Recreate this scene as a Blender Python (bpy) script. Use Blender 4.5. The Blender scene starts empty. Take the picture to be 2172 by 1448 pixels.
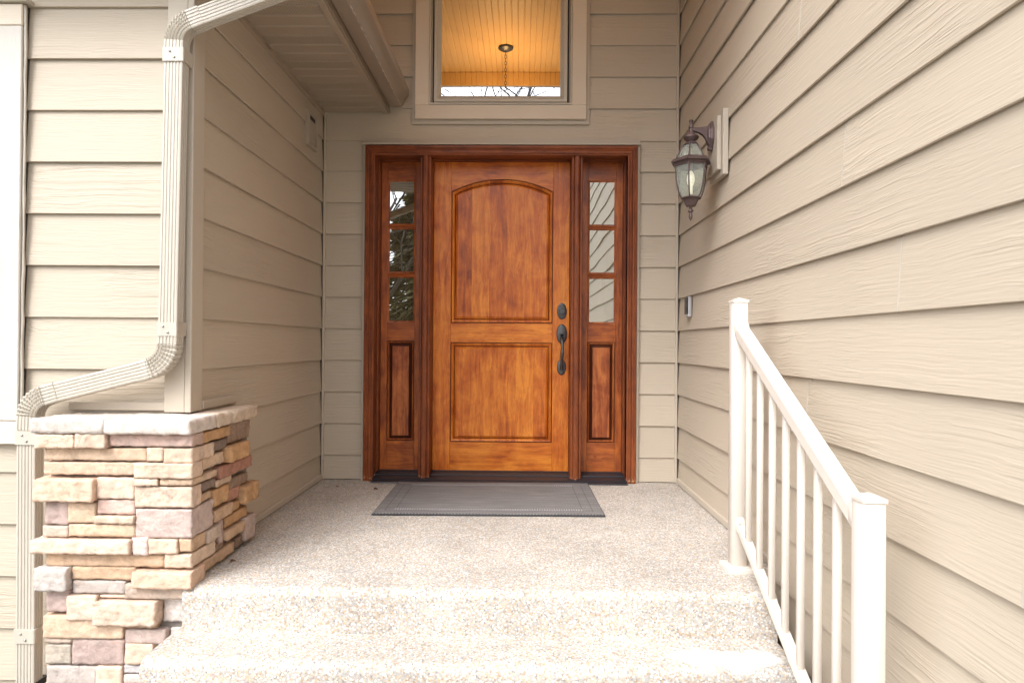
import bpy, bmesh, math, random
from mathutils import Vector, Matrix, noise

random.seed(7)
scene = bpy.context.scene
COL = scene.collection
rad = math.radians

# ------------------------------------------------------------------ camera
CAM_POS = Vector((0.0, -4.1, 0.89))
yaw, pitch, roll = rad(0.86), rad(0.26), rad(0.42)
cam_data = bpy.data.cameras.new('camera')
cam_data.sensor_width = 36.0
cam_data.lens = 36.0 * 1333.0 / 2172.0
cam_data.clip_start = 0.05
cam_data.clip_end = 1000.0
cam_data.dof.use_dof = True
cam_data.dof.focus_distance = 4.0
cam_data.dof.aperture_fstop = 7.0
cam = bpy.data.objects.new('camera', cam_data)
COL.objects.link(cam)
fwd = Vector((-math.sin(yaw) * math.cos(pitch), math.cos(yaw) * math.cos(pitch), math.sin(pitch)))
rgt = Vector((math.cos(yaw), math.sin(yaw), 0.0))
upv = rgt.cross(fwd)
r2 = rgt * math.cos(roll) + upv * math.sin(roll)
u2 = upv * math.cos(roll) - rgt * math.sin(roll)
cam.matrix_world = Matrix(((r2.x, u2.x, -fwd.x, CAM_POS.x),
                           (r2.y, u2.y, -fwd.y, CAM_POS.y),
                           (r2.z, u2.z, -fwd.z, CAM_POS.z),
                           (0, 0, 0, 1)))
scene.camera = cam

# ------------------------------------------------------------------ sky, sun, exposure
SUN_DIR = Vector((-0.36, -0.53, 0.77)).normalized()      # towards the sun: front left, above
sun_el = math.asin(SUN_DIR.z)
sun_rot = math.atan2(SUN_DIR.x, SUN_DIR.y) % (2 * math.pi)
world = bpy.data.worlds.new('World')
scene.world = world
world.use_nodes = True
wt = world.node_tree
wt.nodes.clear()
w_out = wt.nodes.new('ShaderNodeOutputWorld')
w_bg = wt.nodes.new('ShaderNodeBackground')
w_sky = wt.nodes.new('ShaderNodeTexSky')
w_sky.sky_type = 'NISHITA'
w_sky.sun_disc = False
w_sky.sun_elevation = sun_el
w_sky.sun_rotation = sun_rot
w_sky.air_density = 1.0
w_sky.dust_density = 4.0
w_hsv = wt.nodes.new('ShaderNodeHueSaturation')          # thin bright overcast: the blue is mostly veiled
w_hsv.inputs['Saturation'].default_value = 0.22
w_mul = wt.nodes.new('ShaderNodeMix')
w_mul.data_type = 'RGBA'
w_mul.blend_type = 'MULTIPLY'
w_mul.inputs['Factor'].default_value = 1.0
w_mul.inputs['B'].default_value = (0.950, 0.985, 1.045, 1)
wt.links.new(w_sky.outputs['Color'], w_hsv.inputs['Color'])
wt.links.new(w_hsv.outputs['Color'], w_mul.inputs['A'])
wt.links.new(w_mul.outputs['Result'], w_bg.inputs['Color'])
w_bg.inputs['Strength'].default_value = 0.15
wt.links.new(w_bg.outputs['Background'], w_out.inputs['Surface'])

sun_data = bpy.data.lights.new('sun', 'SUN')
sun_data.energy = 0.5
sun_data.angle = rad(26)
sun_data.color = (1.0, 0.975, 0.95)
sun = bpy.data.objects.new('sun', sun_data)
COL.objects.link(sun)
sun.rotation_euler = (-SUN_DIR).to_track_quat('-Z', 'Y').to_euler()
sun.location = SUN_DIR * 30

scene.view_settings.view_transform = 'Standard'
scene.view_settings.look = 'None'
scene.view_settings.exposure = 1.66
scene.view_settings.gamma = 1.0
scene.view_settings.use_curve_mapping = False

# ------------------------------------------------------------------ material helpers
def new_mat(name):
    m = bpy.data.materials.new(name)
    m.use_nodes = True
    nt = m.node_tree
    nt.nodes.clear()
    out = nt.nodes.new('ShaderNodeOutputMaterial')
    b = nt.nodes.new('ShaderNodeBsdfPrincipled')
    nt.links.new(b.outputs[0], out.inputs[0])
    return m, nt, b

def N(nt, kind, **kw):
    n = nt.nodes.new('ShaderNode' + kind)
    for k, v in kw.items():
        if k in n.inputs.keys() if hasattr(n.inputs, 'keys') else False:
            n.inputs[k].default_value = v
        else:
            setattr(n, k, v)
    return n

def L(nt, a, b):
    nt.links.new(a, b)

def obj_coords(nt, scale=(1, 1, 1), shift=11.0):
    """object coordinates, scaled, moved by a random amount for each object"""
    tc = nt.nodes.new('ShaderNodeTexCoord')
    oi = nt.nodes.new('ShaderNodeObjectInfo')
    ml = N(nt, 'Math', operation='MULTIPLY')
    ml.inputs[1].default_value = shift
    L(nt, oi.outputs['Random'], ml.inputs[0])
    add = N(nt, 'VectorMath', operation='ADD')
    L(nt, tc.outputs['Object'], add.inputs[0])
    L(nt, ml.outputs[0], add.inputs[1])
    sc = N(nt, 'VectorMath', operation='MULTIPLY')
    L(nt, add.outputs[0], sc.inputs[0])
    sc.inputs[1].default_value = scale
    return sc.outputs[0], oi

def tex_noise(nt, vec, scale, detail=4, rough=0.55, dist=0.0):
    n = nt.nodes.new('ShaderNodeTexNoise')
    n.inputs['Scale'].default_value = scale
    n.inputs['Detail'].default_value = detail
    n.inputs['Roughness'].default_value = rough
    n.inputs['Distortion'].default_value = dist
    if vec is not None:
        L(nt, vec, n.inputs['Vector'])
    return n

def ramp(nt, fac, stops, interp='LINEAR'):
    r = nt.nodes.new('ShaderNodeValToRGB')
    r.color_ramp.interpolation = interp
    els = r.color_ramp.elements
    while len(els) > 1:
        els.remove(els[-1])
    els[0].position = stops[0][0]
    els[0].color = (*stops[0][1], 1)
    for p, c in stops[1:]:
        e = els.new(p)
        e.color = (*c, 1)
    L(nt, fac, r.inputs['Fac'])
    return r.outputs['Color']

def mixc(nt, fac, a, b, mode='MIX'):
    m = nt.nodes.new('ShaderNodeMix')
    m.data_type = 'RGBA'
    m.blend_type = mode
    for s, v in (('Factor', fac), ('A', a), ('B', b)):
        if isinstance(v, bpy.types.NodeSocket):
            L(nt, v, m.inputs[s])
        elif s == 'Factor':
            m.inputs[s].default_value = v
        else:
            m.inputs[s].default_value = (*v, 1)
    return m.outputs['Result']

def bump(nt, height, bsdf, strength=0.3, dist=0.002, prev=None):
    b = nt.nodes.new('ShaderNodeBump')
    b.inputs['Strength'].default_value = strength
    b.inputs['Distance'].default_value = dist
    L(nt, height, b.inputs['Height'])
    if prev is not None:
        L(nt, prev, b.inputs['Normal'])
    L(nt, b.outputs['Normal'], bsdf.inputs['Normal'])
    return b.outputs['Normal']

def math_node(nt, op, a, b=None, c=None, clamp=False):
    n = N(nt, 'Math', operation=op)
    n.use_clamp = clamp
    for i, v in enumerate((a, b, c)):
        if v is None:
            continue
        if isinstance(v, bpy.types.NodeSocket):
            L(nt, v, n.inputs[i])
        else:
            n.inputs[i].default_value = v
    return n.outputs[0]

def painted_grain(name, color, axis, rough=0.62, emboss=1.0):
    """painted fibre-cement board with a pressed wood grain that runs along the axis"""
    m, nt, b = new_mat(name)
    long, across = 1.0, 1.0
    sc = {'x': (1.3, 46, 46), 'y': (46, 1.3, 46), 'z': (46, 46, 1.3)}[axis]
    v, oi = obj_coords(nt, (1, 1, 1), 17.0)
    vs = N(nt, 'VectorMath', operation='MULTIPLY')
    L(nt, v, vs.inputs[0]); vs.inputs[1].default_value = sc
    # slow warp so that the lines swing round like a plain-sawn face
    warp = tex_noise(nt, v, 3.2, 2, 0.5)
    wv = N(nt, 'VectorMath', operation='SCALE')
    L(nt, warp.outputs['Color'], wv.inputs[0]); wv.inputs['Scale'].default_value = 1.3
    va = N(nt, 'VectorMath', operation='ADD')
    L(nt, vs.outputs[0], va.inputs[0]); L(nt, wv.outputs[0], va.inputs[1])
    g1 = tex_noise(nt, va.outputs[0], 0.8, 3, 0.6, 0.9)
    g2 = tex_noise(nt, va.outputs[0], 3.4, 2, 0.6)
    region = tex_noise(nt, v, 2.1, 2, 0.5)
    ridge = math_node(nt, 'PINGPONG', math_node(nt, 'MULTIPLY', g1.outputs['Fac'], 7.0), 1.0)
    ridge = math_node(nt, 'MULTIPLY', math_node(nt, 'POWER', ridge, 2.0),
                      math_node(nt, 'MULTIPLY_ADD', region.outputs['Fac'], 4.0, -1.75, True))
    fine = math_node(nt, 'MULTIPLY', g2.outputs['Fac'], 0.75)
    h = math_node(nt, 'ADD', ridge, fine)
    tone = tex_noise(nt, v, 1.3, 3, 0.6)
    c = mixc(nt, tone.outputs['Fac'], tuple(x * 0.95 for x in color), tuple(min(1, x * 1.05) for x in color))
    one = math_node(nt, 'MULTIPLY_ADD', oi.outputs['Random'], 0.07, 0.965)
    cc = N(nt, 'VectorMath', operation='SCALE')
    L(nt, c, cc.inputs[0]); L(nt, one, cc.inputs['Scale'])
    L(nt, cc.outputs[0], b.inputs['Base Color'])
    b.inputs['Roughness'].default_value = rough
    b.inputs['Specular IOR Level'].default_value = 0.35
    bump(nt, h, b, 0.62 * emboss, 0.0031)
    return m

def plain(name, color, rough=0.5, metal=0.0, spec=0.5, var=0.06, nscale=6.0, bstr=0.0, bscale=120.0, coat=0.0):
    m, nt, b = new_mat(name)
    v, oi = obj_coords(nt)
    n = tex_noise(nt, v, nscale, 5, 0.6)
    c = mixc(nt, n.outputs['Fac'], tuple(max(0, x * (1 - var)) for x in color), tuple(min(1, x * (1 + var)) for x in color))
    L(nt, c, b.inputs['Base Color'])
    rr = math_node(nt, 'MULTIPLY_ADD', n.outputs['Fac'], 0.16, rough - 0.08)
    L(nt, rr, b.inputs['Roughness'])
    b.inputs['Metallic'].default_value = metal
    b.inputs['Specular IOR Level'].default_value = spec
    b.inputs['Coat Weight'].default_value = coat
    if bstr:
        n2 = tex_noise(nt, v, bscale, 3, 0.6)
        bump(nt, n2.outputs['Fac'], b, bstr, 0.001)
    return m

def stained_wood(name, light, mid, dark, vertical=True, staves=0.0, blotch=1.0, foot_wear=False, rough=0.34, worn=0.0, coat=0.14):
    """stained knotty alder: soft figure, fine pores, knots, glued staves of slightly different tone"""
    m, nt, b = new_mat(name)
    v, oi = obj_coords(nt, (1, 1, 1), 9.0)
    st = (44, 44, 1.7) if vertical else (1.7, 44, 44)
    if staves:
        sep = N(nt, 'SeparateXYZ'); L(nt, v, sep.inputs[0])
        cell = math_node(nt, 'FLOOR', math_node(nt, 'DIVIDE', sep.outputs['X'], staves))
        wn = nt.nodes.new('ShaderNodeTexWhiteNoise'); wn.noise_dimensions = '1D'
        L(nt, cell, wn.inputs['W'])
        off = N(nt, 'VectorMath', operation='SCALE')
        L(nt, wn.outputs['Color'], off.inputs[0]); off.inputs['Scale'].default_value = 7.0
        va = N(nt, 'VectorMath', operation='ADD')
        L(nt, v, va.inputs[0]); L(nt, off.outputs[0], va.inputs[1])
        v = va.outputs[0]
        stave_tone = wn.outputs['Value']
    vs = N(nt, 'VectorMath', operation='MULTIPLY')
    L(nt, v, vs.inputs[0]); vs.inputs[1].default_value = st
    warp = tex_noise(nt, v, 4.0, 2, 0.5)
    wv = N(nt, 'VectorMath', operation='SCALE')
    L(nt, warp.outputs['Color'], wv.inputs[0]); wv.inputs['Scale'].default_value = 2.0
    vw = N(nt, 'VectorMath', operation='ADD')
    L(nt, vs.outputs[0], vw.inputs[0]); L(nt, wv.outputs[0], vw.inputs[1])
    grain = tex_noise(nt, vw.outputs[0], 1.0, 5, 0.62, 0.8)
    pores = tex_noise(nt, vw.outputs[0], 7.0, 3, 0.7)
    stb = (15, 15, 2.4) if vertical else (2.4, 15, 15)
    vb = N(nt, 'VectorMath', operation='MULTIPLY')
    L(nt, v, vb.inputs[0]); vb.inputs[1].default_value = stb
    blot = tex_noise(nt, vb.outputs[0], 1.0, 4, 0.6, 1.4)
    f = math_node(nt, 'ADD', math_node(nt, 'MULTIPLY', grain.outputs['Fac'], 0.52),
                  math_node(nt, 'MULTIPLY', blot.outputs['Fac'], 0.48 * blotch))
    f = math_node(nt, 'ADD', f, 0.24 * (1 - blotch))
    mott = tex_noise(nt, v, 5.5, 3, 0.55, 0.8)
    f = math_node(nt, 'ADD', f, math_node(nt, 'MULTIPLY_ADD', mott.outputs['Fac'], 0.50 * blotch, -0.25 * blotch))
    if staves:
        f = math_node(nt, 'ADD', f, math_node(nt, 'MULTIPLY_ADD', stave_tone, 0.14, -0.07))
    c = ramp(nt, f, [(0.22, dark), (0.44, mid), (0.66, light)])
    pm = math_node(nt, 'MULTIPLY_ADD', pores.outputs['Fac'], 0.9, 0.50, True)
    c = mixc(nt, 1.0, c, pm, 'MULTIPLY')
    # knots
    vk = N(nt, 'VectorMath', operation='MULTIPLY')
    L(nt, v, vk.inputs[0]); vk.inputs[1].default_value = (1, 1, 0.72) if vertical else (0.72, 1, 1)
    vor = nt.nodes.new('ShaderNodeTexVoronoi')
    vor.inputs['Scale'].default_value = 6.0
    kd = tex_noise(nt, v, 30, 2, 0.5)
    kv = N(nt, 'VectorMath', operation='SCALE')
    L(nt, kd.outputs['Color'], kv.inputs[0]); kv.inputs['Scale'].default_value = 0.025
    ka = N(nt, 'VectorMath', operation='ADD')
    L(nt, vk.outputs[0], ka.inputs[0]); L(nt, kv.outputs[0], ka.inputs[1])
    L(nt, ka.outputs[0], vor.inputs['Vector'])
    km = math_node(nt, 'SUBTRACT', 1.0, math_node(nt, 'DIVIDE', vor.outputs['Distance'], 0.07), None, True)
    c = mixc(nt, math_node(nt, 'MULTIPLY', km, 0.85), c, (0.045, 0.014, 0.005))
    if worn:
        wn2 = tex_noise(nt, vb.outputs[0], 1.7, 5, 0.7, 0.5)
        wm = math_node(nt, 'MULTIPLY', math_node(nt, 'MULTIPLY_ADD', wn2.outputs['Fac'], 6.0, -3.3, True), worn)
        c = mixc(nt, wm, c, light)
    if foot_wear:
        tc2 = nt.nodes.new('ShaderNodeTexCoord')
        sp2 = N(nt, 'SeparateXYZ'); L(nt, tc2.outputs['Object'], sp2.inputs[0])
        low = math_node(nt, 'SUBTRACT', 1.0, math_node(nt, 'DIVIDE', sp2.outputs['Z'], 0.045), None, True)
        chip = tex_noise(nt, tc2.outputs['Object'], 75, 2, 0.5)
        cm = math_node(nt, 'MULTIPLY', low, math_node(nt, 'MULTIPLY_ADD', chip.outputs['Fac'], 12, -6.2, True), None, True)
        c = mixc(nt, cm, c, (0.62, 0.40, 0.22))
    L(nt, c, b.inputs['Base Color'])
    rr = math_node(nt, 'MULTIPLY_ADD', blot.outputs['Fac'], 0.22, rough - 0.1)
    L(nt, rr, b.inputs['Roughness'])
    b.inputs['Coat Weight'].default_value = coat
    b.inputs['Specular IOR Level'].default_value = 0.35
    b.inputs['Coat Roughness'].default_value = 0.22
    hsum = math_node(nt, 'ADD', math_node(nt, 'MULTIPLY', pores.outputs['Fac'], 0.6), math_node(nt, 'MULTIPLY', grain.outputs['Fac'], 0.5))
    bump(nt, hsum, b, 0.22, 0.0008)
    return m

def aggregate(name):
    """exposed-aggregate concrete: small river pebbles in grey cement"""
    m, nt, b = new_mat(name)
    tc = nt.nodes.new('ShaderNodeTexCoord')
    v = tc.outputs['Object']
    vor = nt.nodes.new('ShaderNodeTexVoronoi')
    vor.inputs['Scale'].default_value = 160
    vor.inputs['Randomness'].default_value = 0.95
    L(nt, v, vor.inputs['Vector'])
    sepc = N(nt, 'SeparateColor'); L(nt, vor.outputs['Color'], sepc.inputs[0])
    peb = ramp(nt, sepc.outputs[0], [(0.0, (0.33, 0.24, 0.16)), (0.10, (0.52, 0.42, 0.31)), (0.26, (0.43, 0.405, 0.37)),
                                     (0.42, (0.57, 0.51, 0.435)), (0.56, (0.38, 0.375, 0.365)), (0.68, (0.63, 0.59, 0.53)),
                                     (0.78, (0.50, 0.35, 0.21)), (0.86, (0.22, 0.205, 0.20)), (0.91, (0.68, 0.665, 0.64))], 'CONSTANT')
    edge = math_node(nt, 'MULTIPLY_ADD', vor.outputs['Distance'], 6.0, -3.3, True)
    peb = mixc(nt, 0.12, peb, (0.47, 0.42, 0.36))
    c = mixc(nt, edge, peb, (0.36, 0.335, 0.30))
    big = tex_noise(nt, v, 2.3, 4, 0.6)
    mid = tex_noise(nt, v, 14, 4, 0.65)
    k = math_node(nt, 'ADD', math_node(nt, 'MULTIPLY', big.outputs['Fac'], 0.62), math_node(nt, 'MULTIPLY_ADD', mid.outputs['Fac'], 0.30, 0.48))
    sc = N(nt, 'VectorMath', operation='SCALE'); L(nt, c, sc.inputs[0]); L(nt, k, sc.inputs['Scale'])
    # pale salt bloom left on the tread of the second step
    sub = N(nt, 'VectorMath', operation='SUBTRACT'); L(nt, v, sub.inputs[0]); sub.inputs[1].default_value = (0.70, -1.97, -0.16)
    el = N(nt, 'VectorMath', operation='MULTIPLY'); L(nt, sub.outputs[0], el.inputs[0]); el.inputs[1].default_value = (4.6, 15, 12)
    ln = N(nt, 'VectorMath', operation='LENGTH'); L(nt, el.outputs[0], ln.inputs[0])
    bn = tex_noise(nt, v, 16, 5, 0.7)
    sm = math_node(nt, 'SUBTRACT', math_node(nt, 'MULTIPLY_ADD', bn.outputs['Fac'], 1.6, 0.2), ln.outputs['Value'], None, True)
    sm = math_node(nt, 'MULTIPLY', sm, 1.9, None, True)
    c2 = mixc(nt, sm, sc.outputs[0], (0.80, 0.77, 0.72))
    L(nt, c2, b.inputs['Base Color'])
    b.inputs['Roughness'].default_value = 0.72
    b.inputs['Specular IOR Level'].default_value = 0.4
    h = math_node(nt, 'SUBTRACT', 1.0, vor.outputs['Distance'])
    bump(nt, h, b, 0.45, 0.0025)
    return m

def ledgestone(name):
    """moulded ledge stone; the tint comes from each stone's own object colour"""
    m, nt, b = new_mat(name)
    v, oi = obj_coords(nt, (1, 1, 1), 23.0)
    n1 = tex_noise(nt, v, 20, 7, 0.72, 0.6)
    n2 = tex_noise(nt, v, 42, 8, 0.75)
    n3 = tex_noise(nt, v, 10.0, 6, 0.72, 0.9)
    mul = math_node(nt, 'MULTIPLY_ADD', n1.outputs['Fac'], 1.30, 0.38)
    sc = N(nt, 'VectorMath', operation='SCALE'); L(nt, oi.outputs['Color'], sc.inputs[0]); L(nt, mul, sc.inputs['Scale'])
    rust = math_node(nt, 'MULTIPLY_ADD', n3.outputs['Fac'], 5.0, -2.75, True)
    c = mixc(nt, math_node(nt, 'MULTIPLY', rust, 0.42), sc.outputs[0], (0.42, 0.235, 0.125))
    grey = math_node(nt, 'MULTIPLY_ADD', n3.outputs['Fac'], -5.0, 2.05, True)
    c = mixc(nt, math_node(nt, 'MULTIPLY', grey, 0.40), c, (0.36, 0.31, 0.275))
    pale = math_node(nt, 'MULTIPLY_ADD', n2.outputs['Fac'], 5.0, -2.7, True)
    c = mixc(nt, math_node(nt, 'MULTIPLY', pale, 0.5), c, (0.60, 0.53, 0.45))
    dk = math_node(nt, 'MULTIPLY_ADD', n2.outputs['Fac'], -7.0, 2.75, True)
    c = mixc(nt, math_node(nt, 'MULTIPLY', dk, 0.55), c, (0.16, 0.115, 0.085))
    L(nt, c, b.inputs['Base Color'])
    b.inputs['Roughness'].default_value = 0.88
    b.inputs['Specular IOR Level'].default_value = 0.2
    # hewn facets: cells at two sizes, warped
    wv = N(nt, 'VectorMath', operation='SCALE'); L(nt, n2.outputs['Color'], wv.inputs[0]); wv.inputs['Scale'].default_value = 0.02
    va = N(nt, 'VectorMath', operation='ADD'); L(nt, v, va.inputs[0]); L(nt, wv.outputs[0], va.inputs[1])
    sq = N(nt, 'VectorMath', operation='MULTIPLY'); L(nt, va.outputs[0], sq.inputs[0]); sq.inputs[1].default_value = (0.7, 0.7, 1.2)
    vor = nt.nodes.new('ShaderNodeTexVoronoi'); vor.inputs['Scale'].default_value = 30
    L(nt, sq.outputs[0], vor.inputs['Vector'])
    n4 = tex_noise(nt, v, 120, 5, 0.75)
    h = math_node(nt, 'ADD', math_node(nt, 'MULTIPLY', n2.outputs['Fac'], 1.0), math_node(nt, 'MULTIPLY', n4.outputs['Fac'], 0.45))
    h = math_node(nt, 'ADD', h, math_node(nt, 'MULTIPLY', vor.outputs['Distance'], -0.45))
    bump(nt, h, b, 1.0, 0.007)
    return m

def mirror_pane(name, refl, back, waver=0.0, tint=(0.93, 0.95, 0.93), wscale=4.0):
    """low-e insulating glass over a dark hall: reflects the yard and the porch"""
    m, nt, b = new_mat(name)
    b.inputs['Base Color'].default_value = (*back, 1)
    b.inputs['Roughness'].default_value = 0.25
    b.inputs['Specular IOR Level'].default_value = 0.0
    gl = nt.nodes.new('ShaderNodeBsdfGlossy')
    gl.inputs['Color'].default_value = (*tint, 1)
    gl.inputs['Roughness'].default_value = 0.0
    mx = nt.nodes.new('ShaderNodeMixShader')
    mx.inputs[0].default_value = refl
    L(nt, b.outputs[0], mx.inputs[1]); L(nt, gl.outputs[0], mx.inputs[2])
    out = [n for n in nt.nodes if n.type == 'OUTPUT_MATERIAL'][0]
    L(nt, mx.outputs[0], out.inputs[0])
    if waver:
        tc = nt.nodes.new('ShaderNodeTexCoord')
        n = tex_noise(nt, tc.outputs['Object'], wscale, 1, 0.4)
        bp = nt.nodes.new('ShaderNodeBump'); bp.inputs['Strength'].default_value = 1.0; bp.inputs['Distance'].default_value = waver
        L(nt, n.outputs['Fac'], bp.inputs['Height']); L(nt, bp.outputs[0], gl.inputs['Normal'])
    return m

def seeded_glass(name):
    m, nt, b = new_mat(name)
    out = [n for n in nt.nodes if n.type == 'OUTPUT_MATERIAL'][0]
    tr = nt.nodes.new('ShaderNodeBsdfTransparent'); tr.inputs[0].default_value = (0.86, 0.90, 0.84, 1)
    b.inputs['Base Color'].default_value = (0.50, 0.52, 0.46, 1)
    b.inputs['Roughness'].default_value = 0.12
    b.inputs['Specular IOR Level'].default_value = 0.9
    tc = nt.nodes.new('ShaderNodeTexCoord')
    n = tex_noise(nt, tc.outputs['Object'], 95, 3, 0.6)
    bump(nt, n.outputs['Fac'], b, 0.6, 0.003)
    n2 = tex_noise(nt, tc.outputs['Object'], 48, 4, 0.7)
    fac = math_node(nt, 'MULTIPLY_ADD', n2.outputs['Fac'], 0.55, 0.04, True)
    mx = nt.nodes.new('ShaderNodeMixShader'); L(nt, fac, mx.inputs[0])
    L(nt, tr.outputs[0], mx.inputs[1]); L(nt, b.outputs[0], mx.inputs[2]); L(nt, mx.outputs[0], out.inputs[0])
    return m

def woven(name):
    m, nt, b = new_mat(name)
    tc = nt.nodes.new('ShaderNodeTexCoord')
    v = tc.outputs['Object']
    sep = N(nt, 'SeparateXYZ'); L(nt, v, sep.inputs[0])
    def wave(ax, per, ph=0.0):
        return math_node(nt, 'SINE', math_node(nt, 'MULTIPLY_ADD', sep.outputs[ax], 2 * math.pi / per, ph))
    a = wave('X', 0.0170); c = wave('Y', 0.0150)
    wv = math_node(nt, 'MULTIPLY', a, c)
    n1 = tex_noise(nt, v, 160, 3, 0.7)
    sv = N(nt, 'VectorMath', operation='MULTIPLY'); L(nt, v, sv.inputs[0]); sv.inputs[1].default_value = (3, 30, 1)
    n2 = tex_noise(nt, sv.outputs[0], 1.6, 4, 0.6)
    f = math_node(nt, 'ADD', math_node(nt, 'MULTIPLY_ADD', wv, 0.24, 0.12), math_node(nt, 'ADD', math_node(nt, 'MULTIPLY', n1.outputs['Fac'], 0.4), math_node(nt, 'MULTIPLY', n2.outputs['Fac'], 0.35)))
    col = ramp(nt, f, [(0.25, (0.060, 0.057, 0.055)), (0.50, (0.160, 0.152, 0.146)), (0.78, (0.42, 0.40, 0.385))])
    L(nt, col, b.inputs['Base Color'])
    b.inputs['Roughness'].default_value = 0.8
    b.inputs['Specular IOR Level'].default_value = 0.3
    bump(nt, f, b, 0.7, 0.003)
    return m

def foliage(name, dark, light):
    m, nt, b = new_mat(name)
    v, oi = obj_coords(nt)
    n = tex_noise(nt, v, 3.0, 4, 0.7)
    L(nt, ramp(nt, n.outputs['Fac'], [(0.3, dark), (0.7, light)]), b.inputs['Base Color'])
    b.inputs['Roughness'].default_value = 0.7
    return m

SIDING = (0.475, 0.400, 0.308)
M = {}
for ax in 'xyz':
    M['siding_' + ax] = painted_grain('siding paint ' + ax, SIDING, ax)
M['trim'] = plain('taupe trim paint', (0.475, 0.408, 0.323), 0.55, spec=0.35, var=0.05, bstr=0.10, bscale=60)
M['block'] = plain('taupe mounting block vinyl', (0.39, 0.332, 0.262), 0.5, var=0.03)
M['soffit'] = plain('beige soffit vinyl', (0.35, 0.28, 0.205), 0.45, var=0.03)
M['soffit_vent'] = None
M['sheath'] = plain('sheathing behind the boards', (0.22, 0.19, 0.16), 0.8)
M['light_trim'] = painted_grain('pale window trim paint', (0.64, 0.545, 0.43), 'x', 0.55, 0.5)
M['white_trim'] = painted_grain('pale casing paint', (0.52, 0.475, 0.415), 'z', 0.55, 0.6)
M['vinyl'] = plain('tan vinyl sash', (0.47, 0.42, 0.335), 0.35, var=0.02)
M['dark_gap'] = plain('dark weatherseal', (0.02, 0.018, 0.016), 0.6)
M['alu'] = plain('beige painted aluminium', (0.47, 0.43, 0.36), 0.42, var=0.07, nscale=9)
def streaked(name, color, rough, amount, base_dirt=0.0):
    """painted metal with faint rain streaks and grime"""
    m, nt, b = new_mat(name)
    tc = nt.nodes.new('ShaderNodeTexCoord')
    sc = N(nt, 'VectorMath', operation='MULTIPLY'); L(nt, tc.outputs['Object'], sc.inputs[0]); sc.inputs[1].default_value = (55, 55, 1.8)
    n = tex_noise(nt, sc.outputs[0], 1.0, 5, 0.65)
    n2 = tex_noise(nt, tc.outputs['Object'], 26, 5, 0.7)
    k = math_node(nt, 'MULTIPLY_ADD', n.outputs['Fac'], amount * 2.0, 1.0 - amount * 1.1)
    k = math_node(nt, 'MULTIPLY', k, math_node(nt, 'MULTIPLY_ADD', n2.outputs['Fac'], amount, 1.0 - amount * 0.5))
    cc = N(nt, 'VectorMath', operation='SCALE'); cc.inputs[0].default_value = color; L(nt, k, cc.inputs['Scale'])
    L(nt, cc.outputs[0], b.inputs['Base Color'])
    b.inputs['Roughness'].default_value = rough
    return m
M['alu'] = streaked('beige painted aluminium with rain streaks', (0.48, 0.43, 0.355), 0.42, 0.16)
M['gutter'] = plain('brown painted gutter', (0.27, 0.21, 0.155), 0.4, var=0.10, nscale=16)
M['screw'] = plain('zinc screw', (0.45, 0.43, 0.40), 0.35, metal=0.8)
M['rail'] = streaked('cream powder-coated aluminium', (0.63, 0.565, 0.49), 0.42, 0.07)
M['agg'] = aggregate('exposed aggregate concrete')
M['stone'] = ledgestone('ledge stone')
M['mortar'] = plain('grey mortar', (0.20, 0.175, 0.15), 0.9, var=0.2, nscale=30, bstr=0.5, bscale=80)
OR = dict(light=(0.78, 0.262, 0.030), mid=(0.55, 0.130, 0.012), dark=(0.22, 0.036, 0.005))
M['door_v'] = stained_wood('orange alder vertical', OR['light'], OR['mid'], OR['dark'], True)
M['door_h'] = stained_wood('orange alder horizontal', OR['light'], OR['mid'], OR['dark'], False)
M['door_p'] = stained_wood('orange alder staves', OR['light'], OR['mid'], OR['dark'], True, staves=0.118)
DK = dict(light=(0.52, 0.140, 0.024), mid=(0.275, 0.062, 0.013), dark=(0.11, 0.022, 0.007))
M['side_v'] = stained_wood('red brown alder vertical', DK['light'], DK['mid'], DK['dark'], True)
M['side_h'] = stained_wood('red brown alder horizontal', DK['light'], DK['mid'], DK['dark'], False)
M['side_p'] = stained_wood('weathered red brown panel', (0.58, 0.18, 0.045), (0.28, 0.062, 0.015), (0.10, 0.020, 0.007), True, worn=0.6)
M['case_v'] = stained_wood('dark casing vertical', (0.31, 0.080, 0.020), (0.165, 0.039, 0.011), (0.060, 0.014, 0.006), True, blotch=0.7, foot_wear=True, rough=0.46, coat=0.03)
M['case_h'] = stained_wood('dark casing horizontal', (0.31, 0.080, 0.020), (0.165, 0.039, 0.011), (0.060, 0.014, 0.006), False, blotch=0.7, rough=0.46, coat=0.03)
M['glaze'] = stained_wood('dark wood in the door mouldings', (0.15, 0.033, 0.006), (0.085, 0.018, 0.004), (0.04, 0.009, 0.003), True)  # darker wood colour laid into the moulding grooves
M['dark_groove_side'] = stained_wood('dark wood in the sidelight mouldings', (0.085, 0.020, 0.007), (0.05, 0.012, 0.005), (0.03, 0.007, 0.003), True)
M['raw'] = plain('raw pale wood edge', (0.62, 0.45, 0.25), 0.7, var=0.15, nscale=40)
M['sill'] = plain('black bronze sill', (0.022, 0.024, 0.030), 0.38, metal=0.2, var=0.4, nscale=14)
M['bronze'] = plain('oil-rubbed bronze', (0.10, 0.098, 0.096), 0.46, metal=0.7, var=0.35, nscale=30)
M['lantern'] = plain('copper-brown lantern metal', (0.105, 0.070, 0.066), 0.5, metal=0.45, var=0.45, nscale=28)
M['pane'] = mirror_pane('sidelight glass', 0.46, (0.115, 0.092, 0.052), 0.0010)
M['transom'] = mirror_pane('upper window glass', 0.70, (0.03, 0.025, 0.02), 0.0, (0.97, 0.96, 0.94))
M['front_glass'] = mirror_pane('front window glass', 0.35, (0.03, 0.03, 0.03), 0.001)
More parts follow.
